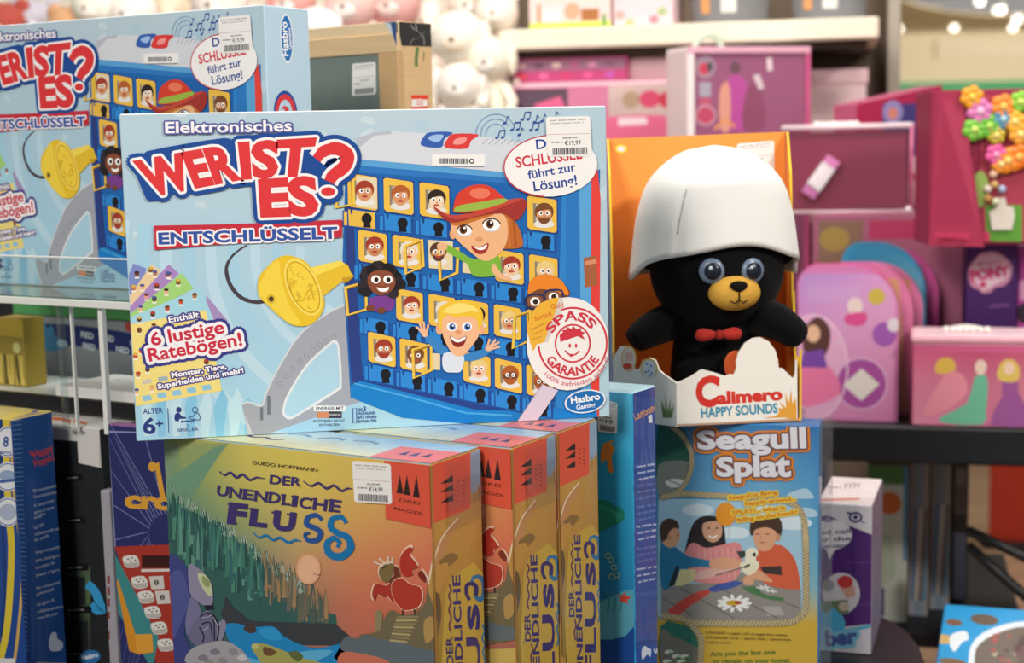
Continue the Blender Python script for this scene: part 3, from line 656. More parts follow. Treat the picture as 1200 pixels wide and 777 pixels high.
# the copy on the acrylic shelf behind
W2 = copy_tree(W1.root); W2.location = (-.567,1.605,CZ-.1399); W2.rotation_euler = (0,0,math.radians(-30))
W2['label'] = 'light blue guessing game box cut by the left picture edge, standing on the acrylic shelf'
# ================================================================== three river game boxes
cy_, sy_ = math.cos(YAW), math.sin(YAW); UU = V3((cy_,sy_,0)); VV = V3((-sy_,cy_,0))
def fluss(n, label):
    return Frame('board_game_box', V3((n[0],n[1],ZB))-UU*.272, YAW, .272, .069, CZ-.241-ZB, label, 'board game', 'river board games standing upright')
F1 = fluss((-.063,1.112), 'yellow river game box in front with the white price sticker beside its red logo corner')
F2 = fluss((-.002,1.165), 'river game box standing between the front one and the rear one')
F3 = fluss((.036,1.225), 'rearmost of the three river game boxes, next to the turquoise underwater game box')
Z8 = (180,500,2.807); Z9 = (340,620,4.95); ZF = (440,490,7.0625); ZG = (560,480,7.0625); ZH = (500,580,3.945); ZR = (180,640,5.672)
a = card_box(F1, '#b08a4a', {'right':'#b98d48','top':'#a9c3d2','front':'#c9b060'}, .0014)
T = lambda t: setattr(a,'T',t)
a.grid([180,230,290,350,420,515], [500,560,610,660,710,790],
 [['#6f8f68','#a9ad60','#d9cb62','#e0cd60','#dfc460','#d9b45c'],['#5f8f78','#8da56a','#cdc163','#dcc862','#dcbd60','#d9a45c'],['#4c7d8c','#5f9078','#a3a86c','#cfb868','#d9a860','#d98a5c'],
  ['#465f92','#3f7574','#6f8a78','#c09a70','#d48a5f','#d4745a'],['#41508f','#345f66','#4a6a64','#9a7a66','#cb7358','#cc6a55'],['#3b447f','#39506a','#50606a','#7f6f6c','#b06a58','#a8685a']], 1, 5)
T(Z8)
a.poly([(15,55),(90,60),(60,160),(25,230)],'#7d9a78',2); a.poly([(80,60),(250,55),(180,140),(110,180)],'#93a56a',2); a.poly([(30,180),(200,70),(240,60),(60,330)],'#6f9a7e',2)
rr = random.Random(21)
a.poly([(40,250),(190,305),(230,320),(330,440),(440,500),(520,600),(600,620),(610,700),(230,680),(60,560)], '#35605c', 3)
a.ks = 0
for i in range(320):
    t = rr.random(); x = 50+t*520; top = 215+t*330+rr.uniform(-15,60); h = rr.uniform(60,170)*(1-.4*t); wd = rr.uniform(5,13)
    c = rr.choice(['#2f5c58','#3f7a6c','#4d8a78','#28504e','#5f9484','#3a6a70'] if t < .6 else ['#5f6a58','#8a7a60','#6f6a5c','#a0845f','#4f5f58'])
    a.poly([(x,top),(x+wd*.5,top+h*.5),(x+wd*.6,top+h),(x-wd*.6,top+h),(x-wd*.45,top+h*.5)], c, 4+i*.032)
for i in range(60):
    a.ks = 1; t = rr.random(); x = 60+t*440; y = 190+t*330+rr.uniform(-8,26); a.line([(x-4,y+14),(x,y-10),(x+4,y+18)], 2.2, rr.choice(['#a9c6b4','#c9d6c8','#8fb4a6']), 15+i*.05)
a.base = 12
a.poly([(240,560),(320,640),(600,650),(610,720),(260,690)],'#3a3f44',8,2)
a.ell(512,470,40,50,'#e4ab84',9); a.ell(512,470,34,44,'#e8b894',10); a.line([(527,482),(533,488),(539,482)],2,'#3a2a20',11); a.line([(540,488),(544,491),(549,486)],2,'#3a2a20',11)
T(ZR)
a.poly([(480,530),(560,515),(650,540),(800,535),(870,600),(980,655),(1100,680),(1300,650),(1300,790),(640,790),(520,660)],'#1f86c4',10,3)
a.poly([(600,545),(660,520),(690,565),(640,580)],'#4a3a38',11,3); a.poly([(700,560),(800,545),(860,620),(760,620)],'#2f9ad4',11,3); a.poly([(640,740),(760,770),(1000,700),(1200,700),(1000,790),(640,790)],'#5aaed8',11,3)
a.poly([(90,100),(200,110),(240,200),(250,340),(230,480),(210,600),(300,790),(110,790)],'#3d4482',9,3); a.poly([(100,250),(180,160),(240,330),(200,480),(120,620)],'#4f5796',10,3)
a.poly([(235,140),(260,120),(330,170),(385,240),(400,310),(395,390),(350,400),(300,370),(250,320),(238,230)],'#8d8aa4',11,3); a.poly([(300,180),(350,195),(384,245),(390,330),(350,310),(310,240)],'#c3cba2',12,3)
a.poly([(330,200),(380,235),(372,275),(335,255)],'#8fa06a',13,3); a.poly([(340,395),(400,392),(405,420),(350,425)],'#22202c',12)
a.poly([(250,340),(300,380),(320,440),(300,560),(240,600),(215,520)],'#77759a',11,3)
a.poly([(300,470),(380,430),(430,520),(410,660),(340,690),(240,610)],'#6d6c8a',12,3)
for pts in ([(310,470),(350,450),(395,452),(430,530)],[(320,490),(400,470),(410,640)],[(325,520),(380,510),(395,600)],[(310,540),(340,600),(330,640)],[(395,450),(440,540),(420,650)]): a.line(pts,9,'#262433',13,3)
for pts in ([(330,480),(390,462)],[(400,470),(432,530)],[(340,560),(370,540)]): a.line(pts,5,'#b9b8cc',14)
a.poly([(440,510),(470,490),(488,520),(470,600),(440,640),(425,560)],'#8a86a2',12,3)
a.poly([(250,690),(380,640),(470,630),(530,650),(600,700),(640,760),(620,790),(240,790)],'#a3a1a8',13,3)
for x, y in ((300,740),(380,700),(430,760),(500,700),(560,740),(340,770)): a.poly([(x,y),(x+40,y-20),(x+70,y+10),(x+30,y+26)],rr.choice(['#7d7b88','#c6c4c8','#8f8d90']),14,3)
a.poly([(655,670),(690,645),(760,655),(880,700),(980,740),(1100,770),(1100,790),(760,790),(690,730)],'#a4a25c',13,3); a.poly([(740,670),(820,700),(790,730),(740,720)],'#6f5038',14,3); a.ell(680,668,24,18,'#c4c07a',14)
a.poly([(900,710),(960,700),(1000,735),(960,770)],'#5f6a3c',14,3)
T(Z9)
a.poly([(290,690),(330,620),(380,640),(420,610),(500,600),(560,500),(600,470),(660,500),(740,480),(790,420),(800,320),(860,270),(860,790),(300,790)],'#70684e',10,2)
a.poly([(300,700),(330,625),(400,640),(440,615),(520,640),(620,650),(740,690),(860,720),(860,790),(500,760)],'#5f6c74',11,3); a.poly([(300,720),(400,720),(560,760),(560,800),(300,800)],'#c9735c',11,3)
for i in range(8): a.poly([(580+i*6,640-i*19),(680+i*9,650-i*21),(690+i*9,662-i*21),(582+i*6,652-i*19)], '#8f8460' if i % 2 else '#b0a272', 12)
a.poly([(500,490),(520,470),(540,500),(530,580),(500,590)],'#8d8462',12,3); a.poly([(780,540),(830,510),(840,620),(790,660)],'#b09058',12,3)
ol = '#f0cdb4'
def dr(pts, c, L, n=4): a.poly([((x-640)*1.05+640, (y-330)*1.05+328) for x, y in pts], ol, L, n); a.poly(pts, c, L+1, n)
dr([(640,200),(650,150),(690,108),(715,115),(700,150),(725,185),(745,220),(720,235),(710,270),(660,270)],'#b23427',13)
dr([(600,310),(560,330),(500,320),(480,380),(495,415),(510,380),(545,395),(570,390),(600,420)],'#a8352a',13,3)
dr([(600,215),(635,230),(640,290),(600,320),(570,300),(605,270)],'#6e3524',13,3)
dr([(600,310),(650,285),(700,320),(760,340),(770,400),(750,450),(700,470),(660,468),(620,430),(595,370)],'#b03a2b',15)
dr([(520,240),(550,205),(600,200),(608,225),(590,290),(560,310),(530,290)],'#7c6a40',15)
for x0, y0, x1, y1 in ((545,215,490,190),(560,205,520,170),(575,205,575,160),(590,205,600,165)): a.line([(x0,y0),(x1,y1)],9,'#d9d4c4',16)
a.line([(540,228),(570,215)],7,'#1c1612',17); dr([(745,260),(770,240),(798,290),(785,310),(760,290)],'#7c2c22',14,3)
a.line([(660,465),(655,500)],7,'#3a2a20',16); a.line([(725,465),(728,500)],7,'#3a2a20',16)
a.poly([(860,30),(940,0),(1000,0),(1000,500),(860,470),(820,400),(800,320),(830,180)],'#b9904e',12,2); a.line([(880,20),(850,110),(825,220),(805,320)],9,'#ead9bc',13,3)
# red maker corner on front
T(ZF); RED = '#dd5741'
a.poly([(82,350),(300,380),(480,405),(480,900),(92,780)],RED,18)
T(Z8); a.poly([(766,95),(940,120),(940,338),(766,303)],RED,18)
T(ZF)
for x in (182,240,318): a.poly([(x,622+(x-182)*.22),(x+28,470+(x-182)*.0),(x+58,628+(x-182)*.26)],'#2a1f1f',19)
a.txt('DREI',(205,690),(372,722),26,'#5a231d',.01,L=19); a.txt('MAGIER',(160,760),(400,810),26,'#5a231d',.01,L=19)
# side face, drawn where the middle box shows it
a.fr = F2; a.face = 'right'; T((0,0,1))
a.grid([597,615,640,662], [500,560,620,680,740,800], [['#c79a54','#c89c52','#b0a08a','#9ab0c4'],['#c2934c','#c6984c','#bc9250','#b08a50'],['#b98a42','#c09046','#b98a44','#a8803f'],['#a47a3a','#b98e40','#b08840','#a07a3c'],['#7c6238','#b8963f','#b29040','#8f7040'],['#6a5436','#b09040','#a88a40','#806844']], 2, 4)
a.poly([(600,524),(640,513),(640,576),(602,592)],RED,4); a.poly([(640,515),(660,505),(660,525),(650,548),(641,560)],'#90a9c4',3,2)
T(ZG)
for y in (480,550,632): a.poly([(345,y),(435,y-70-(y-480)*.0),(438,y-12)],'#2a1f1f',5)
for q in range(4): a.line([(470,465+q*40),(482,462+q*40)],9,'#5a231d',5)
for q in range(6): a.line([(508,460+q*33),(520,457+q*33)],9,'#5a231d',5)
for q in range(3): a.line([(590+q*35,520-q*10),(592+q*35,640-q*20)],6,'#8a6a34',4)
T(ZH)
a.poly([(400,180),(430,110),(490,30),(500,60),(460,130),(440,230),(400,340)],'#c08a58',5,2); a.line([(500,25),(445,95),(420,150),(395,235),(375,310)],5,'#f0e0c4',6,3)
a.poly([(420,220),(470,180),(500,200),(460,240)],'#8a6a3c',6,3); a.poly([(400,260),(440,225),(460,240),(420,360),(395,330)],'#c09048',6,3)
a.poly([(380,380),(420,360),(430,460),(410,560),(390,600)],'#6a5436',6,3); a.poly([(370,480),(410,460),(410,560),(370,590)],'#a0804c',7,3)
a.poly([(455,330),(500,270),(620,265),(625,900),(440,900),(440,460)],'#c4a244',6,2)
NV = '#3c2f6c'; BL = '#2a74a8'
a.txt('DER',(478,676),(474,552),26,NV,.02,L=8,up=(-1,.06)); a.txt('UNENDLICHE',(524,960),(506,280),30,NV,.024,L=8,up=(-1,.06))
a.txt('FLU',(588,960),(584,560),52,NV,.028,L=8,up=(-1,.06)); a.txt('s',(584,512),(580,418),66,NV,.03,L=8,up=(-1,.05))
sw = [(545,390),(532,360),(535,325),(556,318),(572,335),(570,372),(590,392),(604,360),(602,310),(585,288),(562,290),(555,312),(570,330)]
a.line(sw, [14,15,17,18,18,17,16,18,20,18,14,11,8], BL, 9, 5); a.line(sw[:6], [14,15,17,18,18,17], NV, 10, 5)
a.line([(462,320),(470,345),(460,370),(470,400),(461,430),(470,465),(462,500),(468,530)],7,'#6a3050',8,4); a.line([(480,690),(486,720),(478,750),(484,790)],7,'#6a3050',8,4)
a.line([(596,500),(606,530),(596,560),(606,590),(598,620),(606,660),(600,700)],7,BL,8,4)
a.scribble((640,760),(622,330),8,'#7a6038',9,8,4); a.txt('GUIDO HOFFMANN',(450,900),(444,600),9,'#d8c070',.005,L=8,up=(-1,.05))
# top face, where the front box shows it
a.fr = F1; a.face = 'top'; a.unit = 'cm'
a.grid([0,9,18,27.2],[0,2.3,4.6,6.9],[['#c6d6da','#b0cbdc','#8fb6d8','#9cc0dc'],['#d2dac8','#c9d8dc','#a9c8dc','#a4c6de'],['#dcdcae','#dcdcb4','#c9d6cc','#b4cedc'],['#d9d48a','#e0dc9c','#dcd8a8','#c9cfc0']],2,4)
a.rect(21.4,2.5,27.2,6.9,'#e07a70',3)
for x in (22.9,23.9,25.0): a.poly([(x,5.2),(x+.35,3.8),(x+.8,5.2)],'#4a3a5a',4)
for k in range(5): a.line([(3+k*3.4,2.4+(k%2)*.5),(4.4+k*3.4,2.0),(5.6+k*3.4,2.6)],.45,'#6f94b4',3,3)
a.line([(6,4.6),(7,4.2),(8,4.7),(9,4.3),(10,4.8),(11,4.3)],.35,'#3c3f6c',4,3)
a.unit = 'px'; body = a.build('box_body', M_WRAP, F1.root)
a = Art(F1,'front',Z8,L=22); NV = '#41366f'; B2 = '#1c76b0'
a.txt('GUIDO HOFFMANN',(326,124),(540,150),11,'#4a3a34',.006)
a.line([(218,148),(235,160),(255,152),(275,168),(295,158),(318,176),(340,168),(368,172)],[4,7,8,8,8,8,6,3],NV,22,4); a.line([(495,180),(520,196),(545,186),(570,204),(595,194),(620,212),(640,204),(656,206)],[4,7,8,8,8,8,6,3],NV,22,4)
a.txt('DER',(384,188),(484,197),28,NV,.024); 
for i, (ch, x, y, w_, h) in enumerate([('U',210,226,34,32),('N',250,232,38,32),('E',296,238,30,32),('N',333,243,40,32),('D',380,249,36,33),('L',424,256,26,33),('I',458,261,12,34),('C',480,266,38,34),('H',526,272,42,36),('E',580,278,34,38)]):
    a.txt(ch,(x,y),(x+w_,y+w_*.14),h,NV,.026)
    if ch in 'NIHLED': a.line([(x-4,y-h+2),(x+9,y-h+4)],4,NV,22); a.line([(x-4,y),(x+9,y+2)],4,NV,22)
for ch, x, y, w_, h in (('F',250,316,48,62),('L',322,324,46,52),('U',398,336,62,56)):
    a.txt(ch,(x,y),(x+w_,y+w_*.12),h,NV,.055)
a.line([(246,255),(275,262)],6,NV,22); a.line([(246,314),(276,320)],6,NV,22); a.line([(316,270),(344,276)],6,NV,22); a.line([(390,282),(414,286)],6,NV,22); a.line([(440,288),(464,292)],6,NV,22)
s1 = [(556,308),(538,292),(510,300),(506,322),(532,334),(552,350),(540,374),(510,374),(500,356),(516,350)]
a.line(s1,[12,15,17,18,18,18,17,15,12,9],'#2c559a',22,5)
s2 = [(636,318),(620,298),(592,304),(584,330),(606,350),(640,366),(650,400),(620,428),(582,420),(572,388),(592,368),(612,380),(606,398)]
a.line(s2,[13,17,19,20,21,23,25,25,24,21,18,15,11],B2,22,6)
a.line([(330,350),(350,366),(372,358),(395,374),(418,366),(445,382),(468,374),(486,378)],[4,7,8,8,9,9,8,4],B2,22,4)
title = a.build('title_lettering', M_STICK, F1.root)
for fr in (F2,F3):
    for ch in (body,title):
        c = ch.copy(); COL.objects.link(c); c.parent = fr.root
price_sticker(F1,(414,540),(459.5,544),(461,591),(417,588.5),44,'€14,99')
# torn folds of shrink film at the corners of the two front ones
for fr, sd in ((F1,1),(F2,2)):
    b = MB(); rr = random.Random(sd)
    for k in range(2):
        vs = []
        for i in range(9):
            for j in range(4):
                x = fr.w+.0012+.0010*rr.random()+.002*(j == 3); y = .018+.05*i/8; z = fr.h-.002-.012*j-.01*k*1.5-.002*rr.random()
                vs.append((x+k*.0007,min(y,fr.d-.001),z))
        b.add(vs, [[i*4+j,(i+1)*4+j,(i+1)*4+j+1,i*4+j+1] for i in range(8) for j in range(3)], '#ffffff')
    b.build('shrink_film', M_FILM, fr.root)
# ================================================================== turquoise underwater box
n = onz(741,461,-.225)
LG = Frame('board_game_box', V3((n.x,n.y,ZB))-UU*.2, YAW, .2, .047, CZ-.225-ZB, 'turquoise underwater game box with a dark blue side, right of the river game boxes', 'board game')
a = card_box(LG, '#2aa0d2', {'right':'#2c4c9c','top':'#b4d8e6','front':'#27a0d4'}, .0012); ZL = (690,440,2.306); T = lambda t: setattr(a,'T',t)
a.grid([690,720,745],[455,540,650,780],[['#49b4de','#4fb8e0','#5fc2e6'],['#2aa6d8','#2aa6d8','#38b0de'],['#1c92c8','#1f96cc','#2ca0d2'],['#1c58a8','#1c5cae','#245fb4']],1,4)
T(ZL)
a.poly([(-20,705),(60,720),(130,670),(130,790),(-20,790)],'#1c50a4',3,2); a.poly([(-20,640),(60,600),(130,580),(130,680),(60,715),(-20,700)],'#5fb0cc',3,2)
a.poly([(35,195),(55,183),(70,200),(62,222),(66,262),(52,258),(48,228),(34,238)],'#e08a3c',4,4); a.poly([(35,188),(60,176),(70,180),(40,192)],'#c99a4c',4)
a.poly([(20,345),(45,338),(70,352),(92,362),(97,385),(80,402),(40,418),(10,420)],'#1f8a7a',4,4)
for k in range(4): a.line([(30+k*14,352+k*6),(90-k*4,380+k*6)],4,'#2fa890',5)
a.poly([(74,592),(88,598),(98,586),(102,598),(116,600),(104,608),(106,620),(94,612),(82,616),(86,604)],'#d9503c',5)
for x, y in ((52,488),(60,500),(68,520),(76,540),(62,545)): a.ring(x,y,7,7,2.5,'#a9c48a',5)
for x in (50,66,84): a.line([(x,640),(x+6,610),(x-2,585)],4,'#3aa0a4',5,3)
a.face = 'right'
a.grid([738,760,778],[455,520,650,780],[['#3a57a8','#4260ae','#3a56a6'],['#2a4a9c','#3050a2','#2a489a'],['#254494','#2c4a9a','#254292'],['#2c4698','#304a9a','#2a4290']],1,3)
rr = random.Random(5)
for i in range(26):
    y = rr.uniform(40,760); a.poly([(112,y),(150,y-rr.uniform(0,16)),(196,y-10),(160,y+12)],rr.choice(['#2f4f9e','#274592','#3857a6']),2,3)
for gy, rows_ in ((243,3),(295,3),(352,3),(405,3),(465,3),(520,3)):
    for k in range(rows_): a.scribble((128+3*k,gy+k*17+6),(188-4*k,gy+k*17-4),5,'#aab4dc' if (gy//50)%2 == 0 else '#5f74b8',3,3,gy+k)
a.txt('Lagoona',(126,122),(188,92),20,'#d99a68',.02,L=3); a.poly([(160,110),(170,106),(172,128),(162,130)],'#dfe6f2',4)
a.poly([(142,745),(150,732),(160,738),(168,742),(166,762),(158,755),(150,764),(144,770)],'#d9dff0',3,2); a.line([(176,740),(180,752)],5,'#d9dff0',3); a.line([(186,735),(184,750)],5,'#d9dff0',3)
a.build('box_body', M_WRAP, LG.root)
price_sticker(LG,(700,466),(724,473),(723,509),(701,506),8,'19')
# ================================================================== seagull game box
n = onz(960,500,-.28); ys = math.radians(-16)
SG = Frame('board_game_box', V3((n.x,n.y,ZB))-V3((math.cos(ys),math.sin(ys),0))*.19, ys, .19, .04, n.z-ZB, 'tall beach game box in blue and yellow under the orange display box', 'board game', 'seagull games')
a = card_box(SG, '#2f7ab8', {'front':'#3a86c0','right':'#3a7ab0'}, .001); T = lambda t: setattr(a,'T',t)
a.grid([770,830,900,962],[490,570,640,690,730,780],[['#2c5f92','#2f78b4','#2f7ab8','#2a6cae'],['#4d8cba','#5a9ac4','#6aa6cc','#4a94c6'],['#86b4d0','#8ab8d4','#84b4d2','#5aa2c8'],['#9ac0d4','#a4c6d6','#9ac0d4','#7ab0bc'],['#c8a83c','#cca93a','#ccaa3c','#c9a83e'],['#c9a636','#cdaa38','#cdaa3a','#c8a53a']],1,4)
ZS = (760,490,5.182); ZT2 = (760,620,4.95); T(ZS)
for pts in ([(840,470),(900,440),(960,430),(990,460),(1000,490),(880,490)],[(880,560),(960,545),(1020,570),(1020,600),(900,600)]): a.poly(pts,'#a9cbe0',2,3)
a.poly([(60,50),(200,60),(255,180),(240,330),(180,440),(60,470)],'#2f5f4f',3,3); a.poly([(60,290),(150,260),(245,270),(235,350),(180,440),(60,470)],'#7f857c',4,2)
a.poly([(100,390),(150,370),(215,380),(210,410),(140,425)],'#d9dad6',5,3); a.line([(120,380),(200,410)],8,'#8a8f8c',6)
# sky window with the three children at the table
a.poly([(60,490),(300,495),(500,500),(850,520),(920,570),(935,700),(940,1000),(940,1180),(900,1225),(60,1225)],'#9fc6dc',4,0)
for x, y, r_ in ((520,700,60),(880,640,70),(300,560,60),(700,560,50)): a.ell(x,y,r_*1.6,r_*.6,'#cfe2ec',5)
T(ZT2)
a.poly([(75,350),(200,325),(400,310),(560,250),(700,280),(885,350),(885,480),(840,545),(280,545),(240,545),(75,490)],'#8d8984',8)
for pts in ([(190,345),(500,520)],[(80,402),(250,500)],[(385,330),(760,525)],[(540,330),(880,462)]): a.line(pts,4,'#4f4a46',9)
a.poly([(115,470),(250,380),(340,355),(355,375),(240,450),(190,490),(150,498)],'#c4493f',9,2); a.poly([(350,345),(470,300),(545,315),(480,345),(380,368)],'#4056a0',9,2); a.poly([(540,345),(640,335),(660,380),(780,400),(770,420),(660,400)],'#4a7a4c',9,2)
a.poly([(660,450),(760,450),(790,500),(690,505)],'#a9a5a0',9)
for i in range(11):
    t = i*2*math.pi/11; a.line([(497,432),(497+88*math.cos(t),432+42*math.sin(t))],20,'#ececea',10); a.ell(497+90*math.cos(t),432+43*math.sin(t),11,9,'#ececea',10)
a.ell(497,430,56,24,'#ececea',10); a.ell(490,430,40,16,'#c9a02c',11); a.ell(520,428,22,10,'#a8402f',12)
for x, y in ((650,340),(690,355),(720,360),(680,335)): a.line([(x-25,y),(x+25,y+6)],7,'#e2e2de',10); a.line([(x,y-14),(x+4,y+16)],7,'#e2e2de',10)
SK = '#d9a27e'
# girl
a.poly([(210,140),(240,20),(275,-50),(340,-75),(410,-60),(440,0),(450,90),(470,150),(420,160),(220,165)],'#2a2224',9,4)
a.poly([(215,130),(260,80),(330,110),(420,95),(520,80),(545,160),(500,300),(280,310),(200,240)],'#d98a8a',10,3); a.poly([(270,250),(520,215),(545,230),(400,270),(280,300)],'#dcb0a4',11,2)
a.ell(370,5,58,74,'#d3a083',11,-8); a.poly([(305,-30),(330,-72),(400,-68),(432,-20),(400,-45),(340,-40)],'#2a2224',12,3); a.line([(350,40),(372,52),(398,38)],9,'#f4f0ec',12,3)
for x in (350,396): a.ell(x,-4,8,5,'#2c2020',12)
a.line([(382,0),(386,18)],5,'#b98264',12)
for k in range(7): a.line([(290+k*34,110),(300+k*34,290)],3,'#e8c0bc',11)
# left boy
a.poly([(75,70),(150,100),(230,160),(360,185),(362,225),(240,225),(140,330),(75,340)],'#2a76a0',12,2); a.poly([(115,335),(160,215),(180,220),(150,330)],'#2a2a2c',13)
a.poly([(150,332),(185,235),(275,235),(265,300),(200,330)],'#d8cf9c',13); a.poly([(360,185),(440,165),(530,185),(540,215),(440,235),(362,225)],SK,13,3)
a.ell(128,40,55,70,SK,12); a.poly([(75,70),(70,-20),(110,-60),(165,-45),(178,0),(150,-5),(120,20),(105,60)],'#4a3424',13,3); a.ell(120,50,10,16,'#c98f6c',14); a.ell(172,38,5,6,'#2a2020',14)
# right boy in orange
a.poly([(620,140),(680,105),(770,95),(850,180),(880,330),(850,352),(700,330),(640,270)],'#d05f40',11,3); a.poly([(648,222),(770,215),(775,270),(670,258)],'#3a302e',12)
a.poly([(585,255),(640,240),(690,275),(720,310),(650,300),(600,290)],SK,13,3); a.poly([(550,285),(600,265),(610,320),(560,325)],SK,13,3)
a.ell(675,45,66,86,SK,12,6); a.poly([(588,20),(600,-50),(680,-75),(760,-60),(775,10),(750,70),(742,20),(690,-8),(620,5),(604,40)],'#463226',13,3); a.ell(752,50,13,22,'#c98f6c',14)
for x in (635,690): a.line([(x-14,30),(x+10,32)],5,'#3a2a20',14)
a.line([(648,80),(676,78)],6,'#a8584a',14); a.line([(655,40),(648,62)],5,'#b98264',14)
# the gull game piece
a.poly([(530,205),(570,190),(600,185),(635,190),(640,225),(600,265),(560,262)],'#e8e3c8',14,3); a.ell(600,140,38,30,'#ece7d0',14); a.poly([(560,160),(600,120),(625,170),(610,200),(570,200)],'#ece7d0',14,3)
a.line([(555,225),(588,208)],13,'#2a2a24',15); a.ell(614,150,10,12,'#2c2c30',15); a.poly([(510,130),(560,128),(566,165),(530,170)],'#37433c',13); a.line([(390,270),(560,220)],6,'#5a4a48',14)
# hemp rope border
def rope(pts, wd, L, n=6, cl=False):
    pts = cat_rom(pts, n, cl); a.line(pts, wd, '#8f8060', L); k = len(pts)
    acc = 0
    for i in range(k-1):
        x0, y0 = pts[i]; x1, y1 = pts[i+1]; d = math.hypot(x1-x0,y1-y0); st = wd*.55; t = (st-acc % st) if acc else 0
        while t < d:
            cx, cy = x0+(x1-x0)*t/d, y0+(y1-y0)*t/d; dx, dy = (x1-x0)/d, (y1-y0)/d
            a.line([(cx-dy*wd*.46-dx*wd*.3, cy+dx*wd*.46-dy*wd*.3),(cx+dy*wd*.46+dx*wd*.3, cy-dx*wd*.46+dy*wd*.3)], wd*.27, '#c3b48c', L+1); t += st
        acc = (acc+d) % st
T(ZS); rope([(150,60),(215,120),(262,220),(250,340),(190,440),(110,480),(70,478)],30,16)
rope([(95,478),(220,462),(330,468),(480,475),(620,490),(800,500),(890,530),(940,600),(955,700),(960,800)],34,18)
T(ZT2); rope([(905,-30),(912,100),(915,300),(910,460),(870,520),(800,545),(600,550),(400,548),(260,545),(190,520),(120,510),(80,500)],36,18); rope([(250,560),(300,620),(305,700),(300,800)],34,18)
a.poly([(75,560),(160,545),(250,580),(285,650),(290,800),(75,800)],'#2f6f5f',14,2); a.poly([(75,580),(140,620),(280,690),(290,800),(75,800)],'#77756c',15,2)
for x, y in ((120,715),(160,740),(210,740),(110,770),(190,770)): a.ell(x,y,26,13,'#dfe2d6',16); a.ell(x+18,y+10,22,9,'#4f8a4c',16)
for y, t0 in ((608,'CONTENTS: 1 seagull, 1x75 ml seagull foam solution,'),(634,'4x4 character cards, 1 spinner label, 1 spinner base,'),(662,'1 spinner arrow.')):
    x1 = {608:808,634:830,662:480}[y]; a.txt(t0,(332,y),(x1,y+(x1-332)*.03),13,'#3a3422',.008,L=17)
a.txt('Are you the last one',(360,738),(735,726),26,'#4f7a2c',.02,L=17); a.txt('to remain on your towel,',(372,778),(822,774),26,'#4f7a2c',.02,L=17)
a.build('box_body', M_WRAP, SG.root)
a = Art(SG,'front',ZS,L=24)
for st, q in (('Seagull',((300,82),(945,58),(952,218),(312,222))),('Splat',((418,245),(852,218),(860,396),(425,386)))):
    a.txt(st,None,None,0,'#dcdce4',.04,[(24,'#d9832f'),(13,'#b0672a'),(9,'#6a4a50')],quad=q,L=24)
a.build('title_lettering', M_STICK, SG.root)
a = Art(SG,'front',ZS,L=30); a.ell(470,585,62,72,'#e0932f',22); a.line([(495,650),(490,720)],3,'#c9a98c',22)
for st, p0, p1 in (('Seagull is flying',(488,498),(785,462)),('happily around...',(590,532),(895,500)),('SPLAT!... what is',(510,588),(830,556)),('falling on the beach?',(540,632),(905,582))):
    a.txt(st,p0,p1,24,'#c86a2c',.025,[(8,'#e6c848')],L=23)
a.build('slogan_lettering', M_STICK, SG.root)
b = MB(); W_, H_ = SG.w, SG.h; rr = random.Random(8); vs = []
for i in range(40):
    for j in range(5): vs.append((W_-.001+.0125*j/4*(1+.12*rr.random()), .004+.002*rr.random()+.008*j/4, .001+(H_+.006)*i/39))
b.add(vs, [[i*5+j,i*5+j+1,(i+1)*5+j+1,(i+1)*5+j] for i in range(39) for j in range(4)], '#ffffff'); b.build('shrink_film', M_FILM, SG.root)
# its twin directly behind carries the back of the display box
S2 = copy_tree(SG.root); S2.location = SG.A+V3((-math.sin(ys)*.048-.03, math.cos(ys)*.048+.006,0)); S2['label'] = 'second beach game box hidden directly behind the front one'
# ================================================================== orange open display box
E_ = onz(794,501,-.2795); C_ = onz(938,494,-.2795); yd = math.atan2(C_.y-E_.y, C_.x-E_.x)
wd = (C_-E_).length
DB = Frame('display_box', V3((E_.x,E_.y,CZ-.2790)), yd, wd, .16, .3, 'open orange card display box holding the black plush toy', 'display box')
def dl(px, py, D): return DB.loc(plc(px, py, D))
bk = .155
def backpt(px, py):
    d = ray(px, py); o = CO-DB.A; t = (bk-o.dot(DB.uy))/d.dot(DB.uy); return DB.loc(CO+d*t)
TLb, TRb = backpt(712,163), backpt(916,155)
OR = '#f3a04a'; ORS = '#ee9a42'
b = MB(); th = .0022
b.prism([(TLb.x,0),(TRb.x+.006,0),(TRb.x+.004,TRb.z),(TLb.x,TLb.z)], bk, bk+th, OR, 'y'); b.build('back_panel', M_PRINT, DB.root)
yF = .055; _q = DB.loc(plc(719,470,DB.A.y+.05)); xF = _q.x
b = MB(); b.prism([(0,0),(wd,0),(TRb.x+.006,bk),(TLb.x,bk),(xF,yF)], 0, th, OR); b.build('base_panel', M_PRINT, DB.root)
def wall(name, P0, P1, prof, inner, outer, edge=None):
    """upright card between plan points P0,P1; prof = [(t,z)] outline along it"""
    P0, P1 = V3((*P0,0)), V3((*P1,0)); d = P1-P0; n = V3((-d.y,d.x,0)).normalized()*th*.5
    pts = [(P0+d*t, z) for t, z in prof]
    A_ = [(p.x+n.x,p.y+n.y,z) for p, z in pts]; B_ = [(p.x-n.x,p.y-n.y,z) for p, z in pts]; k = len(pts)
    b = MB(); b.add(A_, [list(range(k))], inner); b.add(B_, [list(range(k))[::-1]], outer)
    b.add(A_+B_, [[i,(i+1)%k,k+(i+1)%k,k+i] for i in range(k)], edge or outer); return b.build(name, M_PRINT, DB.root)
zt = TRb.z
wall('side_panel', (TRb.x+.006,bk), (wd,0), [(0,0),(1,0),(1,.07),(.93,.05),(.85,.06),(.75,.05),(.62,.06),(.58,.09),(.52,.12),(.46,.10),(.36,.19),(.28,.24),(.04,zt),(0,zt)], '#3f7fc0', ORS, '#f0c030')
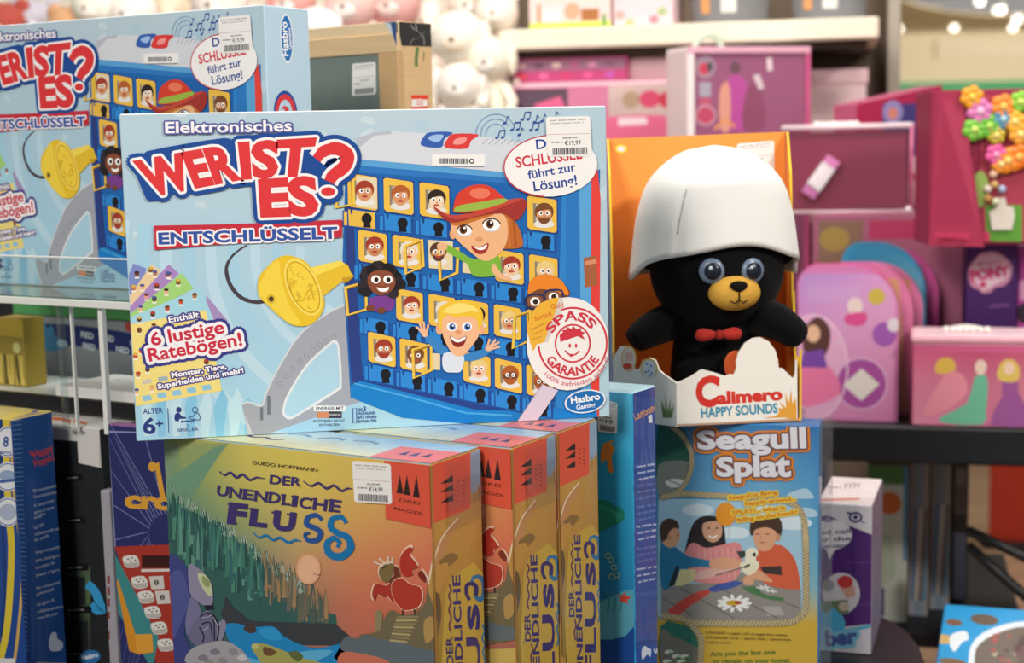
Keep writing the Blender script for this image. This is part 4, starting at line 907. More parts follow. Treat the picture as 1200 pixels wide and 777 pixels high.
zl = TLb.z
wall('side_panel', (TLb.x,bk), (xF,yF), [(0,0),(1,0),(1,.10),(.9,.13),(.8,.17),(.5,.24),(.08,zl),(0,zl)], ORS, '#3f7fc0', '#f0c030')
# low front panels with torn-shell outline
ZD = (700,330,4.3154); f0 = Art(DB,'front',ZD)
def fp(p): u, v = f0.uv(p); return (u, v)
CW = '#f4efe6'
fr_pts = [(405,742),(405,515),(470,485),(530,446),(590,462),(648,480),(672,470),(690,474),(704,440),(702,405),(715,360),(745,315),(785,288),(825,284),(868,305),(900,350),(914,400),(918,440),(936,440),(990,492),(1000,470),(1003,396),(1010,398),(1013,700),(1010,708)]
b = Art(DB,'front',ZD); pp = [fp(p) for p in fr_pts]; pp[0] = (pp[0][0],0); pp[-1] = (pp[-1][0],0)
b.prism([(min(max(u,0),wd),max(v,0)) for u,v in pp], 0, th, CW, 'y')
b.poly([(1008,700),(940,690),(830,694),(905,680),(920,660),(915,640),(940,645),(920,610),(955,640),(950,560),(968,620),(980,550),(986,620),(1003,590),(1008,640)],'#e8a23a',3)
b.poly([(905,420),(911,400),(909,440)],'#e9dfcf',3)
b.build('front_panel', M_PRINT, DB.root)
b = Art(DB,'front',ZD,L=3)
b.txt('C',None,None,0,'#d8392f',.05,quad=((504,488),(612,484),(600,628),(506,630)),L=4)
b.txt('alimero',(612,620),(932,598),58,'#d8392f',.05,L=4)
b.txt('HAPPY SOUNDS',(527,690),(912,664),46,'#2f8fb0',.03,L=4); b.build('title_lettering', M_STICK, DB.root)
# left chamfer panel
cp = V3((xF,yF,0)); chl = cp.length
def chz(py, t):   # height on the chamfer from a photo row
    P = DB.A+(DB.ux*cp.x+DB.uy*cp.y)*t; return bis(lambda z: py-proj(P+V3((0,0,z)))[1], -.05, .3)
cy = lambda y: 330+y/4.3154
prof = [(0,0),(1,0),(1,chz(cy(400),1)),(.95,chz(cy(360),.95)),(.88,chz(cy(328),.88)),(.78,chz(cy(328),.78)),(.70,chz(cy(370),.7)),(.66,chz(cy(450),.66)),(.58,chz(cy(442),.58)),(.52,chz(cy(398),.52)),(.42,chz(cy(388),.42)),(.33,chz(cy(400),.33)),(.27,chz(cy(450),.27)),(.2,chz(cy(470),.2)),(0,chz(cy(515),0))]
wall('front_panel', (0,0), (cp.x,cp.y), prof, CW, CW)
# prints on the chamfer: two round pictures and grass
ang = math.atan2(-cp.y,-cp.x)
class Ch: pass
b = MB(); d_ = V3((cp.x,cp.y,0)); nn = V3((-d_.y,d_.x,0)).normalized(); nn = nn if nn.y < 0 else -nn
def cpt(px, py, e):
    d = ray(px, py); o = CO-DB.A; nw = DB.ux*nn.x+DB.uy*nn.y; t = (th*.5+e-o.dot(nw))/d.dot(nw); q = DB.loc(CO+d*t); return (q.x,q.y,q.z)
def cell_(cx, cy_2, rx, ry, col, e, n=24): b.add([cpt(700+(cx+rx*math.cos(t*2*math.pi/n))/4.3154, 330+(cy_2+ry*math.sin(t*2*math.pi/n))/4.3154, e) for t in range(n)], [list(range(n))], col)
cell_(160,392,38,66,'#e8b63a',1e-4); cell_(160,394,33,60,'#ecd9cf',2e-4); cell_(160,380,20,24,'#e6b9a4',3e-4); cell_(152,430,24,16,'#e0503a',3e-4)
cell_(262,440,42,50,'#e8c030',1e-4); cell_(262,444,35,46,'#dfe6ee',2e-4)
for x, y in ((250,420),(272,430),(258,455),(275,465),(245,460),(266,478)): cell_(x,y,6,5,'#4a78b8',3e-4)
for x0, y0, x1 in ((345,690,325),(350,690,345),(355,690,372),(362,690,385),(368,690,392),(340,690,322)):
    q = [(x0-9,y0),(x0+9,y0),(x1,560+abs(x1-350)*1.6)]; b.add([cpt(700+x/4.3154,330+y/4.3154,2e-4) for x,y in q], [[0,1,2]], '#7f9a5c')
b.build('panel_print', M_PRINT, DB.root)
# small badge and price label on the orange back
b = MB()
def bpt(x, y, e): q = backpt(700+x/3.885,150+y/3.885); return (q.x,bk-e,q.z)
n = 22
for rx, ry, c, e in ((28,20,'#e6d84a',1e-4),(18,12,'#dfe3ea',2e-4)): b.add([bpt(108+rx*math.cos(k*2*math.pi/n),97+ry*math.sin(k*2*math.pi/n),e) for k in range(n)], [list(range(n))], c)
b.build('badge', M_STICK, DB.root)
oldhit = DB.hit
def hit2(face, px, py):
    if face == 'backpanel': q = backpt(px, py); return q.x, q.z
    return oldhit(face, px, py)
class BackArt(Art):
    def P(s, p, L=None):
        x0, y0, k = s.T; q = backpt(x0+p[0]/k, y0+p[1]/k); return (q.x, bk-EPS*(L or s.L)-s.n*SUB, q.z)
Art_ = Art; Art = BackArt
price_sticker(DB,(863.5,169),(907,165),(907.5,203),(865,206),4,''); Art = Art_
# ------------------------------------------------------------------ black plush in a white felt hat
Dp = 1.515; ctr = plc(838,300,Dp); base = V3((ctr.x,ctr.y,CZ-.2795+th+.0035))
PL = bpy.data.objects.new('plush_toy', None); COL.objects.link(PL); PL.location = base; PL.rotation_euler = (0,0,yd)
tag(PL, 'black plush bear in a big white felt hat sitting in the orange display box', 'plush toy')
k = 1/FP*Dp
def pl(px, py, dy=0): P = plc(px, py, Dp+dy)-base; c, s_ = math.cos(yd), math.sin(yd); return V3((P.x*c+P.y*s_, -P.x*s_+P.y*c, P.z))
hc = pl(840,312); BK = '#0c0c0e'
def organic(name, chains, mt, col, parent, sub=2):
    """skin-modifier body: chains of (point, radius) joined at the first point"""
    vs, es, rs = [], [], []
    for ch in chains:
        prev = None
        for p, r in ch:
            key = None
            for i, q in enumerate(vs):
                if (V3(q)-V3(p)).length < 1e-5: key = i
            if key is None: vs.append(tuple(p)); rs.append(r); key = len(vs)-1
            if prev is not None: es.append((prev,key))
            prev = key
    me = bpy.data.meshes.new(name); me.from_pydata(vs, es, []); o = bpy.data.objects.new(name, me); COL.objects.link(o)
    o.modifiers.new('s','SKIN'); sk = me.skin_vertices[0].data
    for i, r in enumerate(rs): sk[i].radius = (r,r) if not hasattr(r,'__len__') else r
    sk[0].use_root = True
    ss = o.modifiers.new('u','SUBSURF'); ss.levels = sub; ss.render_levels = sub
    bpy.context.view_layer.update(); dg = bpy.context.evaluated_depsgraph_get()
    m2 = bpy.data.meshes.new_from_object(o.evaluated_get(dg)); bpy.data.objects.remove(o)
    b = MB(); b.add([v.co for v in m2.vertices], [list(p.vertices) for p in m2.polygons], col, True); return b.build(name, mt, parent)
# body with arms as one surface
bz = lambda px, py, dy: pl(px,py,dy)
b = MB(); b.sphere(hc, (.068,.060,.068), BK, 32, 24, fn=lambda p: V3((p.x*(1-.10*max(0,p.z)),p.y,p.z*(.97 if p.z > 0 else 1.0)))); b.build('head', M_PLUSH, PL)
tor = [(pl(836,430,.01),.050),(pl(836,405,.012),.046),(pl(838,375,.015),.036),(pl(839,350,.01),.028)]
tor[0] = (V3((tor[0][0].x,tor[0][0].y,.048)),.049)
organic('body', [tor, [tor[2],(pl(803,368,.0),.024),(pl(770,382,-.02),.020),(pl(750,394,-.03),.0165),(pl(739,404,-.034),.013)], [tor[2],(pl(872,368,.0),.024),(pl(905,372,-.03),.021),(pl(928,388,-.048),.0175),(pl(942,400,-.056),.013)], [tor[0],(pl(812,448,-.02),.026),(pl(806,452,-.045),.024)], [tor[0],(pl(866,448,-.02),.026),(pl(872,452,-.045),.024)]], M_PLUSH, BK, PL)
# round amber button eyes under the brim
for px in (815,863):
    c = pl(px,312,0); yy = hc.y-.0600*math.sqrt(max(.05,1-((c.x-hc.x)/.068)**2-((c.z-hc.z)/.068)**2)); rt = Matrix.Rotation((c.x-hc.x)/.068*.9, 4, 'Z')
    b = MB(); b.sphere((c.x,yy+.0005,c.z), (.0125,.005,.0125), '#6f7f96', 24, 14, rt); b.sphere((c.x,yy-.003,c.z), (.0085,.0045,.0085), '#141a2c', 20, 12, rt); b.sphere((c.x-.003,yy-.0068,c.z+.0035), (.002,.001,.002), '#c9d3e0', 10, 8, rt)
    b.build('eye', M_PLAST, PL)
# padded bear muzzle with a stitched nose, red bow at the neck
c = pl(842,337); yy = hc.y-.0575
M_FELT = mat('mustard_felt','#d2a03c',.9,bump=.5,bscale=400)
b = MB(); b.sphere((c.x,yy+.002,c.z), (.026,.016,.0175), '#d2a03c', 28, 16); MUZ = b.build('muzzle', M_FELT, PL)
b = MB(); b.sphere((c.x,yy-.0125,c.z+.0075), (.0085,.0045,.0055), '#17130f', 18, 12, fn=lambda p: V3((p.x*(1+.25*p.z),p.y,p.z))); b.tube([(c.x,yy-.0143,c.z+.003),(c.x,yy-.0143,c.z-.005)],.0007,'#17130f',6); b.tube([(c.x-.009,yy-.011,c.z-.006),(c.x-.004,yy-.0135,c.z-.0085),(c.x,yy-.0143,c.z-.005),(c.x+.004,yy-.0135,c.z-.0085),(c.x+.009,yy-.011,c.z-.006)],.0007,'#17130f',6); b.build('nose', M_PLUSH, MUZ)
c2 = pl(842,392,-.047); b = MB()
for sx in (-1,1): b.sphere((c2.x+sx*.012,c2.y,c2.z), (.012,.006,.0085), '#b8362e', 16, 12, fn=lambda p, sx=sx: V3((p.x,p.y,p.z*(.45+.55*max(0,min(1,.5+sx*p.x*.5))))))
b.sphere((c2.x,c2.y-.003,c2.z), (.0045,.005,.005), '#a02c26', 12, 10); b.build('bow', M_PLUSH, PL)
for sx in (-1,1):
    b = MB(); b.sphere((hc.x+sx*.066,hc.y+.004,hc.z+.018), (.020,.010,.020), BK, 18, 14); b.build('ear', M_PLUSH, PL)
# felt hat: soft dome with a wavy turned-down brim
top = pl(836,172,.01); zt_ = top.z; b = MB(); nu, nv = 96, 26; vs = []
rimL, rimR, rimF = pl(735,326), pl(938,312), pl(838,286)
def hat_pt(u, v, ins=0):
    th_ = 2*math.pi*u; cx_, sx_ = math.cos(th_), math.sin(th_)       # sx_<0 = front
    front = max(0,-sx_); side = abs(cx_)
    zs_ = rimL.z if cx_ < 0 else rimR.z
    rim_z = rimF.z*front**1.1+zs_*(1-front**1.1)+.0035*math.cos(5*th_+.5)*(1-.5*front)
    if sx_ > 0: rim_z = rimL.z
    fm = (zt_-rim_z)/(zt_-rimL.z); f_ = max(v,.0)**1.5*fm; tab = [(0,0),(.02,20),(.05,33),(.117,50),(.247,70),(.44,84),(.636,91.5),(.83,98),(1.05,103.5)]
    for q in range(len(tab)-1):
        if tab[q][0] <= f_ <= tab[q+1][0]+1e-6: wpx = tab[q][1]+(tab[q+1][1]-tab[q][1])*(f_-tab[q][0])/(tab[q+1][0]-tab[q][0])
    if f_ > .03: wpx = 91.5*(1-(1-min(1,f_/.62))**2.3)**(1/2.1)+max(0,f_-.45)*21
    rx = wpx*k; ry = min(rx,.066+.12*max(0,rx-.06))*.94
    z = zt_-(zt_-rimL.z)*f_
    x = (rimL.x+rimR.x)/2+.0015+rx*cx_*(1 if ins == 0 else .94); y = hc.y+.002+ry*sx_*(1 if ins == 0 else .94)
    fold = .0022*math.exp(-((th_-math.radians(233))/.05)**2)*min(1,v*1.5)*(v > .35)
    return (x+fold*cx_*-1, y+fold, z+ins*.002)
for j in range(nv+1):
    for i in range(nu): vs.append(hat_pt(i/nu, j/nv))
for j in range(nv,-1,-1):
    for i in range(nu): vs.append(hat_pt(i/nu, max(j/nv,.02), 1))
R_ = 2*(nv+1); fs = [[j*nu+i, j*nu+(i+1)%nu, (j+1)*nu+(i+1)%nu, (j+1)*nu+i] for j in range(R_-1) for i in range(nu)]
b.add(vs, fs, '#f3f2ef', True); HAT = b.build('hat', mat('white_felt','#efeeeb',.95,spec=.1,bump=.12,bscale=700), PL)
b = MB(); sp = [plc(793,228,Dp),plc(788,240,Dp),plc(783,258,Dp),plc(779,282,Dp)]
pts = []
for i in range(9):
    v = .52+.33*i/8; u = math.radians(233-2*i/8)/(2*math.pi); q = V3(hat_pt(u, v)); pts.append(q+V3((-.0004,-.0006,0)))
b.tube(pts, .00045, '#a9a6a0', 6); b.build('seam', M_PLUSH, HAT)
# orange swing tag
b = MB(); c = pl(862,428,-.055); n = 24
b.prism([(c.x+.0115*math.cos(t*2*math.pi/n), c.z+.0145*math.sin(t*2*math.pi/n)) for t in range(n)], c.y, c.y+.0008, '#e2683a', 'y'); b.build('swing_tag', M_STICK, PL)
# ================================================================== purple and white tall box by the table edge
yp = math.radians(-18.5)
pb = onz(1021,768,ZT); n = V3((pb.x,pb.y,0)); A = plc(962,772,n.y)
wpp = (n.x-plc(962,700,n.y).x)*1.07
PB = Frame('game_box', V3((n.x,n.y,ZB))-V3((math.cos(yp),math.sin(yp),0))*wpp, yp, wpp, .13, bis(lambda t: 593-proj(V3((n.x,n.y,ZB+t)))[1], .02, .3), 'purple and white toy box with a white lid standing right of the beach game box', 'toy box')
a = card_box(PB, '#5a2a7c', {'top':'#e9e4df','front':'#e6e0e4','right':'#8a7a94'}, .001); ZP = (940,540,3.275); T = lambda t: setattr(a,'T',t); T(ZP)
a.rect(55,175,270,285,'#e2dde2',1); a.poly([(40,215),(100,210),(180,250),(268,285),(268,640),(150,660),(40,640)],'#4f2272',2)
a.poly([(150,640),(268,628),(268,760),(40,780),(40,640)],'#d9d4dc',3); a.line([(40,648),(150,655),(268,634)],14,'#5ab0d0',4,4)
a.ell(112,285,80,58,'#efebef',4); a.poly([(90,330),(105,382),(130,335)],'#efebef',4); a.poly([(84,238),(100,212),(120,236)],'#8d86b4',5)
for y, t0 in ((272,'and call'),(300,'for the'),(326,'supervisor!')): a.txt(t0,(44,y+14),(186,y+6),16,'#33305c',.02,L=5)
a.ring(205,218,22,17,8,'#3a3f6c',4); a.ell(205,218,9,8,'#3a3f6c',5); a.line([(172,200),(190,205)],8,'#3a3f6c',4); a.line([(220,232),(242,240)],6,'#8d90a8',4)
a.ell(150,510,72,80,'#d6d0d4',5); a.ell(165,466,30,24,'#cc3a34',6); a.poly([(145,485),(200,480),(205,520),(170,530)],'#d8a58c',6); a.poly([(40,540),(175,535),(178,590),(40,590)],'#6a7f5c',6); a.ell(100,480,22,24,'#8a8a8c',6); a.ell(160,560,20,18,'#c9b8a0',7)
a.poly([(60,610),(70,570),(95,585),(120,565),(140,585),(158,600),(160,650),(60,660)],'#4fb0d8',7,2)
a.line([(175,392),(262,392)],4,'#6a3f8c',3); a.line([(220,555),(262,552)],4,'#6a3f8c',3)
a.txt('ber',(95,712),(210,700),56,'#4a5fa0',.05,[(14,'#7fc4de')],L=8)
a.face = 'right'; a.grid([1019,1034],[560,620,680,770],[['#d4cfcc','#c8c2c0'],['#5a3a78','#8a7a90'],['#4f3070','#7d7084'],['#d0cad0','#a09aa0']],2,2)
a.face = 'top'; a.line([(75,152),(220,148)],7,'#e08a6a',2); a.scribble((75,102),(150,104),5,'#9a9490',4,2); a.txt('777?',(160,108),(222,104),16,'#8a8680',.02,L=2)
a.build('box_body', M_WRAP, PB.root)
# ================================================================== left: navy game box with yellow stripes
n = onz(13,492,-.25)
HP = Frame('board_game_box', V3((n.x,n.y,ZB))-UU*.2, YAW, .2, .05, n.z-ZB, 'navy blue game box with yellow stripes at the left picture edge', 'board game')
a = card_box(HP, '#1f4a94', {'right':'#1f4f96','top':'#d9c478','front':'#1c4690'}, .0012); ZHP = (0,470,2.53); T = lambda t: setattr(a,'T',t); T(ZHP)
a.line([(18,50),(20,200),(26,330),(34,430),(30,560),(20,680),(0,775)],20,'#d8c23a',2,5); a.line([(34,55),(40,250),(55,380),(66,480),(62,600),(50,720),(40,790)],9,'#c9a85a',2,5); a.line([(2,55),(4,280),(10,420),(14,560),(4,700)],6,'#16386f',3,5)
for cy2, ry in ((122,46),(226,44),(330,44)): a.ell(24,cy2,40,ry,'#dfe3ea',4); a.ring(24,cy2,36,ry-5,3,'#3a5fa4',5)
a.txt('8',(10,135),(24,136),28,'#2c4f94',.03,L=6); a.txt('games',(-2,156),(34,158),11,'#2c4f94',.01,L=6)
a.ell(22,222,24,16,'#8fa6c8',6); a.line([(0,240),(48,236)],9,'#3a5fa4',7)
a.ell(24,330,26,24,'#a9b6cc',6)
a.rect(-30,764,45,790,'#d9d9da',6)
a.face = 'right'
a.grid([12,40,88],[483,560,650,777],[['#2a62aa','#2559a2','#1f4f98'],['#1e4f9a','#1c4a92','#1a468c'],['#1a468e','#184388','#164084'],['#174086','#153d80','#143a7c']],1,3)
a.txt('The',(88,165),(100,158),11,'#d6483a',.03,L=3,up=(-.25,-1)); a.txt('Happy',(102,172),(160,150),24,'#d6483a',.02,L=3); a.txt('Hoppers',(104,196),(162,176),20,'#d6483a',.02,L=3)
for ws, y in ((('Ein kooperatives','Geschicklichkeits-'),(262,280)),(('A cooperative','game of about','weights'),(306,326,342)),(('Un jeu','collaboratif sur','les poids'),(372,390,408)),(('Juego cooperativo','para distinguir los','conceptos de','pesado y ligero'),(444,468,490,512)),(('Een coöperatief','gewichtspel'),(550,568)),(('Un gioco di','collaborazione sul','tema del peso'),(600,620,640))):
    for t0, yy in zip(ws,y): x0 = 92+yy*.03; x1 = x0+len(t0)*4.6; a.txt(t0,(x0,yy+10),(x1,yy-2-(x1-x0)*.08),9,'#c3d0e6',.01,L=3)
a.poly([(148,700),(156,686),(168,690),(170,706),(186,716),(182,740),(150,742),(144,720)],'#c3d0e6',3,2); a.rect(108,774,208,790,'#9aa6ba',3)
for y in range(60,760,14): a.line([(36+y*.02,y),(62+y*.03,y-3)],2.5,'#6f96cc',3)
a.face = 'top'; a.line([(2,58),(60,32)],12,'#e0c85a',2); a.line([(30,62),(110,30)],9,'#7a5fa0',2); a.poly([(60,60),(100,40),(160,38),(150,60)],'#2a5fa8',2); a.line([(50,64),(95,32)],7,'#e0c85a',3)
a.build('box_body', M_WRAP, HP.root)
# ------------------------------------------------------------------ white display carton with stepped black trays
n = plc(117,503,1.44)
AB = Frame('card_pack_box', V3((n.x,n.y,ZB))-UU*.2, YAW, .2, .13, n.z-ZB, 'white topped box with stepped black trays between the navy box and the dice game', 'game box')
a = card_box(AB, '#2b2c2e', {'top':'#dcd6d0','front':'#26282a','right':'#3a3c3e'}, .001); ZAB = (60,480,2.614); T = lambda t: setattr(a,'T',t); T(ZAB)
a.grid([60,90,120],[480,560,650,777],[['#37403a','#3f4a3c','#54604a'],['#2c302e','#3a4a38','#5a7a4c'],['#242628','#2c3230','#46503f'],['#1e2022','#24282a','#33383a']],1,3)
a.poly([(-30,30),(160,60),(158,180),(84,165),(80,98),(-30,90)],'#d6d4d0',2)
a.poly([(150,50),(160,60),(158,180),(146,172)],'#c2bfba',3)
a.txt('Ab 10+',(64,76),(106,80),13,'#4a4a4a',.03,L=3); a.line([(110,535),(135,560),(155,620),(120,600)],26,'#3a9ad0',2,3)
for k, y in enumerate((195,325,470,600,735)):
    a.poly([(-30,y+8),(92+k*9,y+2),(98+k*9,y+12),(96+k*9,y+24),(-30,y+26)],'#15161a',4); a.scribble((50,y+16),(80+k*8,y+14),5,'#8a8a8a',3,5,k)
    a.poly([(-30,y-90),(80+k*8,y-86),(82+k*8,y),(-30,y)],'#1f2226',3)
a.ell(118,760,34,22,'#2f6fa8',5,-10); a.txt('Hasbro',(96,768),(144,758),14,'#dfe6f0',.03,L=6)
a.face = 'top'; a.line([(-20,28),(30,30),(60,38)],10,'#d9764a',2); a.line([(70,36),(110,44)],9,'#d9764a',2); a.scribble((-10,15),(90,26),5,'#8a8a88',8,2)
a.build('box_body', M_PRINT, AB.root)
# ------------------------------------------------------------------ dice game box
n = plc(126,497,1.40)
CB = Frame('board_game_box', V3((n.x,n.y,ZB)), YAW, .15, .013, n.z-ZB, 'dark blue and red dice game box behind the left end of the river game', 'board game')
a = card_box(CB, '#2b2f66', {'front':'#2b3068','left':'#b9b7bc','top':'#8a5a8c'}, .001); T = lambda t: setattr(a,'T',t); T(ZAB)
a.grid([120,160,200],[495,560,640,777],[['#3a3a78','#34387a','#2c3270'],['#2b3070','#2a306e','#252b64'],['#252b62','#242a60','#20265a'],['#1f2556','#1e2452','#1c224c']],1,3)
for i in range(18):
    t = math.pi*(.55+.9*i/17); a.line([(360+60*math.cos(t),380-60*math.sin(t)),(360+600*math.cos(t),380-600*math.sin(t))],2.5,'#7f86b4',2)
a.rect(172,66,420,72,'#8f96c0',3); a.line([(172,66),(196,420)],4,'#8f96c0',3)
a.txt('cross',(230,300),(455,312),50,'#dca23a',.05,L=5); a.poly([(318,170),(330,160),(350,270),(335,275)],'#dca23a',5); a.ell(311,176,13,15,'#dca23a',5)
a.poly([(188,420),(480,410),(480,800),(330,800)],'#a8382c',4); a.poly([(180,440),(210,470),(330,700),(310,800),(190,620)],'#3f8a8c',4)
a.poly([(186,530),(205,520),(262,700),(310,700),(312,745),(270,752),(240,740)],'#d8912c',6); a.poly([(258,690),(310,688),(314,742),(262,746)],'#e0a03c',7)
a.rect(278,448,420,486,'#3a1a18',5); a.line([(276,494),(420,492)],8,'#dcd4d0',5)
def die(x, y, s_, q=0):
    a.poly([(x-s_,y-s_*.6),(x+s_*.5,y-s_*.8),(x+s_,y),(x+s_*.9,y+s_*.7),(x-s_*.6,y+s_*.8),(x-s_,y+.1*s_)],'#e3e0da',8,2); a.poly([(x-s_,y+.1*s_),(x-s_*.6,y+s_*.75),(x+s_*.9,y+s_*.7),(x+s_,y+.05*s_),(x-s_*.5,y+s_*.25)],'#b9b4ae',9)
    for dx, dy in ((-.4,-.3),(.1,-.45),(.5,-.15),(-.1,-.05)): a.ell(x+dx*s_,y+dy*s_,s_*.12,s_*.1,'#3a3430',10)
for x, y in ((246,466),(272,530),(292,575),(312,622),(332,670),(352,722)): die(x,y,24)
for x, y in ((322,530),(340,575),(385,530)): a.poly([(x-22,y-18),(x+22,y-20),(x+26,y+20),(x-14,y+22)],'#d2cec8',8); a.txt('8',(x-6,y+8),(x+8,y+8),14,'#4a4644',.03,L=9)
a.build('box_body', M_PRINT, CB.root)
n2 = plc(117,575,1.42)
GB = Frame('board_game_box', V3((n2.x,n2.y,ZB)), YAW, .012, .012, n2.z-ZB, 'narrow grey box edge beside the dark blue dice game', 'board game')
a = card_box(GB, '#9b99a2', {'front':'#a3a1aa'}, .001); T = lambda t: setattr(a,'T',t); T(ZAB)
for y in (510,545,580,620,680,740): a.rect(172,y,180,y+24,'#8a3a30',3)
a.build('box_body', M_PRINT, GB.root)
# ================================================================== acrylic shelf unit on the left
zs = -.1405; lipA = plc(-60,341,1.46); 
SF = bpy.data.objects.new('acrylic_shelf', None); COL.objects.link(SF); p0 = onz(0,345,zs); p0 = p0-UU*.06
SF.location = (p0.x,p0.y,ZB); SF.rotation_euler = (0,0,YAW); tag(SF, 'clear acrylic shelf unit carrying the rear light blue game box at left', 'shelf')
H2 = CZ-.258-ZB; H1 = CZ+zs-ZB; Lx = .385
b = MB(); b.box(-.42,Lx,0,.34,H1-.006,H1,'#ffffff',.0008); b.build('shelf_panel', M_CLEAR, SF)
lz = .038
b = MB(); b.box(-.12,Lx-.06,-.004,0,H1-.004,H1+lz,'#ffffff',.0008); b.build('front_lip', M_CLEAR, SF)
M_EDGE = mat('acrylic_edge','#e8ebe8',.25,spec=.6,bump=.02,bscale=50)
b = MB(); b.box(-.12,Lx-.06,-.0045,.0,H1-.008,H1-.001,'#ffffff',.0006); b.build('edge_strip', M_EDGE, SF)
b = MB(); b.box(-.12,Lx-.06,-.004,-.0005,H1+lz,H1+lz+.0014,'#ffffff',.0002); b.build('edge_strip', M_EDGE, SF)
def sx_(px, py): # local x on the front plane
    d = ray(px,py); o = CO-V3(SF.location); t = -o.dot(VV)/d.dot(VV); return (o+d*t).dot(UU), (o+d*t).z
for px in (66,115):
    x, _ = sx_(px,360); b = MB(); b.box(x-.0028,x+.0028,.001,.007,H2-.012,H1-.006,'#ffffff',.0006); b.build('post', M_EDGE if px == 115 else M_CLEAR, SF)
x, _ = sx_(70,360); b = MB(); b.box(x-.001,x+.0012,.012,.016,H2-.012,H1-.006,'#ffffff',.0004); b.build('post', M_EDGE, SF)
for x in (-.415,Lx-.075):
    b = MB(); b.box(x,x+.006,.325,.331,0,H1-.006,'#ffffff',.0006); b.build('post', M_CLEAR, SF)
b = MB(); b.box(-.42,Lx-.08,.332,.338,0,H1-.007,'#101012',.0008); b.build('back_panel', M_BLACK, SF)
b = MB(); b.box(-.42,Lx-.08,.07,.32,H2-.006,H2,'#dcdedc',.0008); b.build('shelf_panel', M_EDGE, SF)
b = MB(); b.box(-.42,Lx-.08,.058,.068,H2-.008,H2+.006,'#1b1b1c',.0008); b.build('front_rail', M_BLACK, SF)
def on_shelf(name, x, y, w_, d_, h_, label, cat, z=H2, yaw=YAW, group=None):
    P = V3(SF.location)+UU*x+VV*y; P.z = ZB+z; return Frame(name, P, yaw, w_, d_, h_, label, cat, group)
# what stands on the lower shelf
g = on_shelf('game_box', -.145,.19,.31,.12,.068,'long grey game box with a navy name band behind the acrylic shelf front','game box')
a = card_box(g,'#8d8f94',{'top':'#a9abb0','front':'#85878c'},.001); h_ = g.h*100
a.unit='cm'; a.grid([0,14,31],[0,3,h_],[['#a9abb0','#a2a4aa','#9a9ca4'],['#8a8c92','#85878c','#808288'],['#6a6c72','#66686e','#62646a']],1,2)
band = [(0,2.3),(8,2.0),(16,2.3),(22,3.0),(31,4.4)]; a.line(band,2.4,'#1f2c66',2,4)
for st, x, y in (('RED',11.0,2.0),('FRED',14.2,2.2),('NED',18.6,2.6),('FRED',11.2,3.3),('NED',16.4,3.4)): a.txt(st,(x,y+.1),(x+1.9,y+.25),.62,'#d5d8e0',.03,L=3)
a.poly([(4.0,1.2),(5.0,.4),(5.6,1.4),(6.4,1.0),(7.0,2.2),(8.4,2.9),(7.6,3.8),(5.6,4.0),(4.2,3.4)],'#3f86b4',4,3); a.ell(7.9,3.0,.8,.45,'#b8d8ec',5)
a.poly([(19.5,6),(21,3.6),(22.4,3.2),(24,4),(25,6.4),(19.5,6.7)],'#c9a456',4,3); a.ell(18.6,.6,.7,.6,'#c24a44',4)
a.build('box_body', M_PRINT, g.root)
g2 = on_shelf('game_box', -.145,.19,.31,.12,.036,'flat yellow topped box with a green side lying on the grey name-band box','game box',H2+.0686)
a = card_box(g2,'#4f9a58',{'top':'#efd98a','front':'#57a05f','right':'#d9a878'},.001); a.unit='cm'; a.rect(0,0,31,1.0,'#ecd27c',1); a.line([(0,1.2),(31,1.2)],.25,'#f0e6c0',2); a.poly([(21,.9),(27,.9),(27,3.6),(21.6,3.6)],'#c98f6a',2); a.build('box_body', M_PRINT, g2.root)
g3 = on_shelf('game_box', -.088,.115,.045,.03,.075,'ochre yellow box with dark tree pattern at the left picture edge on the shelf','game box')
a = card_box(g3,'#a8913c',{'top':'#c9a24c','front':'#a08a3a'},.001); a.unit='cm'; a.rect(0,0,4.5,2.0,'#c0a03c',1); rr = random.Random(6)
for k in range(16): x = rr.uniform(.2,4.3); a.line([(x,7.3),(x+rr.uniform(-.3,.3),6),(x+rr.uniform(-.3,.3),4)],.35,rr.choice(['#5a4f24','#6f6430','#d0b85a']),2,3)
a.ell(3.3,3.2,.6,.6,'#d8cf8a',3); a.build('box_body', M_PRINT, g3.root)
g4 = on_shelf('game_box', .035,.085,.2,.085,.012,'flat white game box with red lettering lying on the lower acrylic shelf','game box')
a = card_box(g4,'#dedbd8',{'top':'#e6e2de'},.001); a.unit='cm'; a.face='top'; a.line([(10,6),(16,6.2)],.5,'#d9824f',2); a.scribble((3,3),(18,3),.3,'#9a9896',9,2); a.build('box_body', M_PRINT, g4.root)
# ================================================================== wooden boxed slate behind
n = plc(467,25,1.6); zc = CZ+zs+.0005; yc = math.radians(-38)
uc = V3((math.cos(yc),math.sin(yc),0))
KR = Frame('slate_box', V3((n.x,n.y,zc))-uc*.24, yc, .24, .052, n.z-zc, 'light wooden framed slate set with a black taped corner behind the blue game box', 'wooden slate')
b = MB(); b.box(0,KR.w,.006,KR.d,0,KR.h,'#dcb888',.001); 
M_WOOD = mat('light_wood', None, .55, var=.12, bscale=14, stretch=(1,1,14), bump=.05)
b.build('box_body', M_WOOD, KR.root)
fw = .032; b = MB()
b.box(0,KR.w,0,.006,KR.h-.012,KR.h,'#e2cba6',.0008); b.box(0,KR.w,-.003,.006,KR.h-fw,KR.h-.012,'#dbbd92',.0008); b.box(KR.w-.028,KR.w,-.003,.006,0,KR.h-fw,'#cba678',.0008); b.box(0,.028,-.003,.006,0,KR.h-fw,'#cba678',.0008); b.box(.028,KR.w-.028,-.003,.006,0,fw*.7,'#cba678',.0008)
b.build('frame', M_WOOD, KR.root)
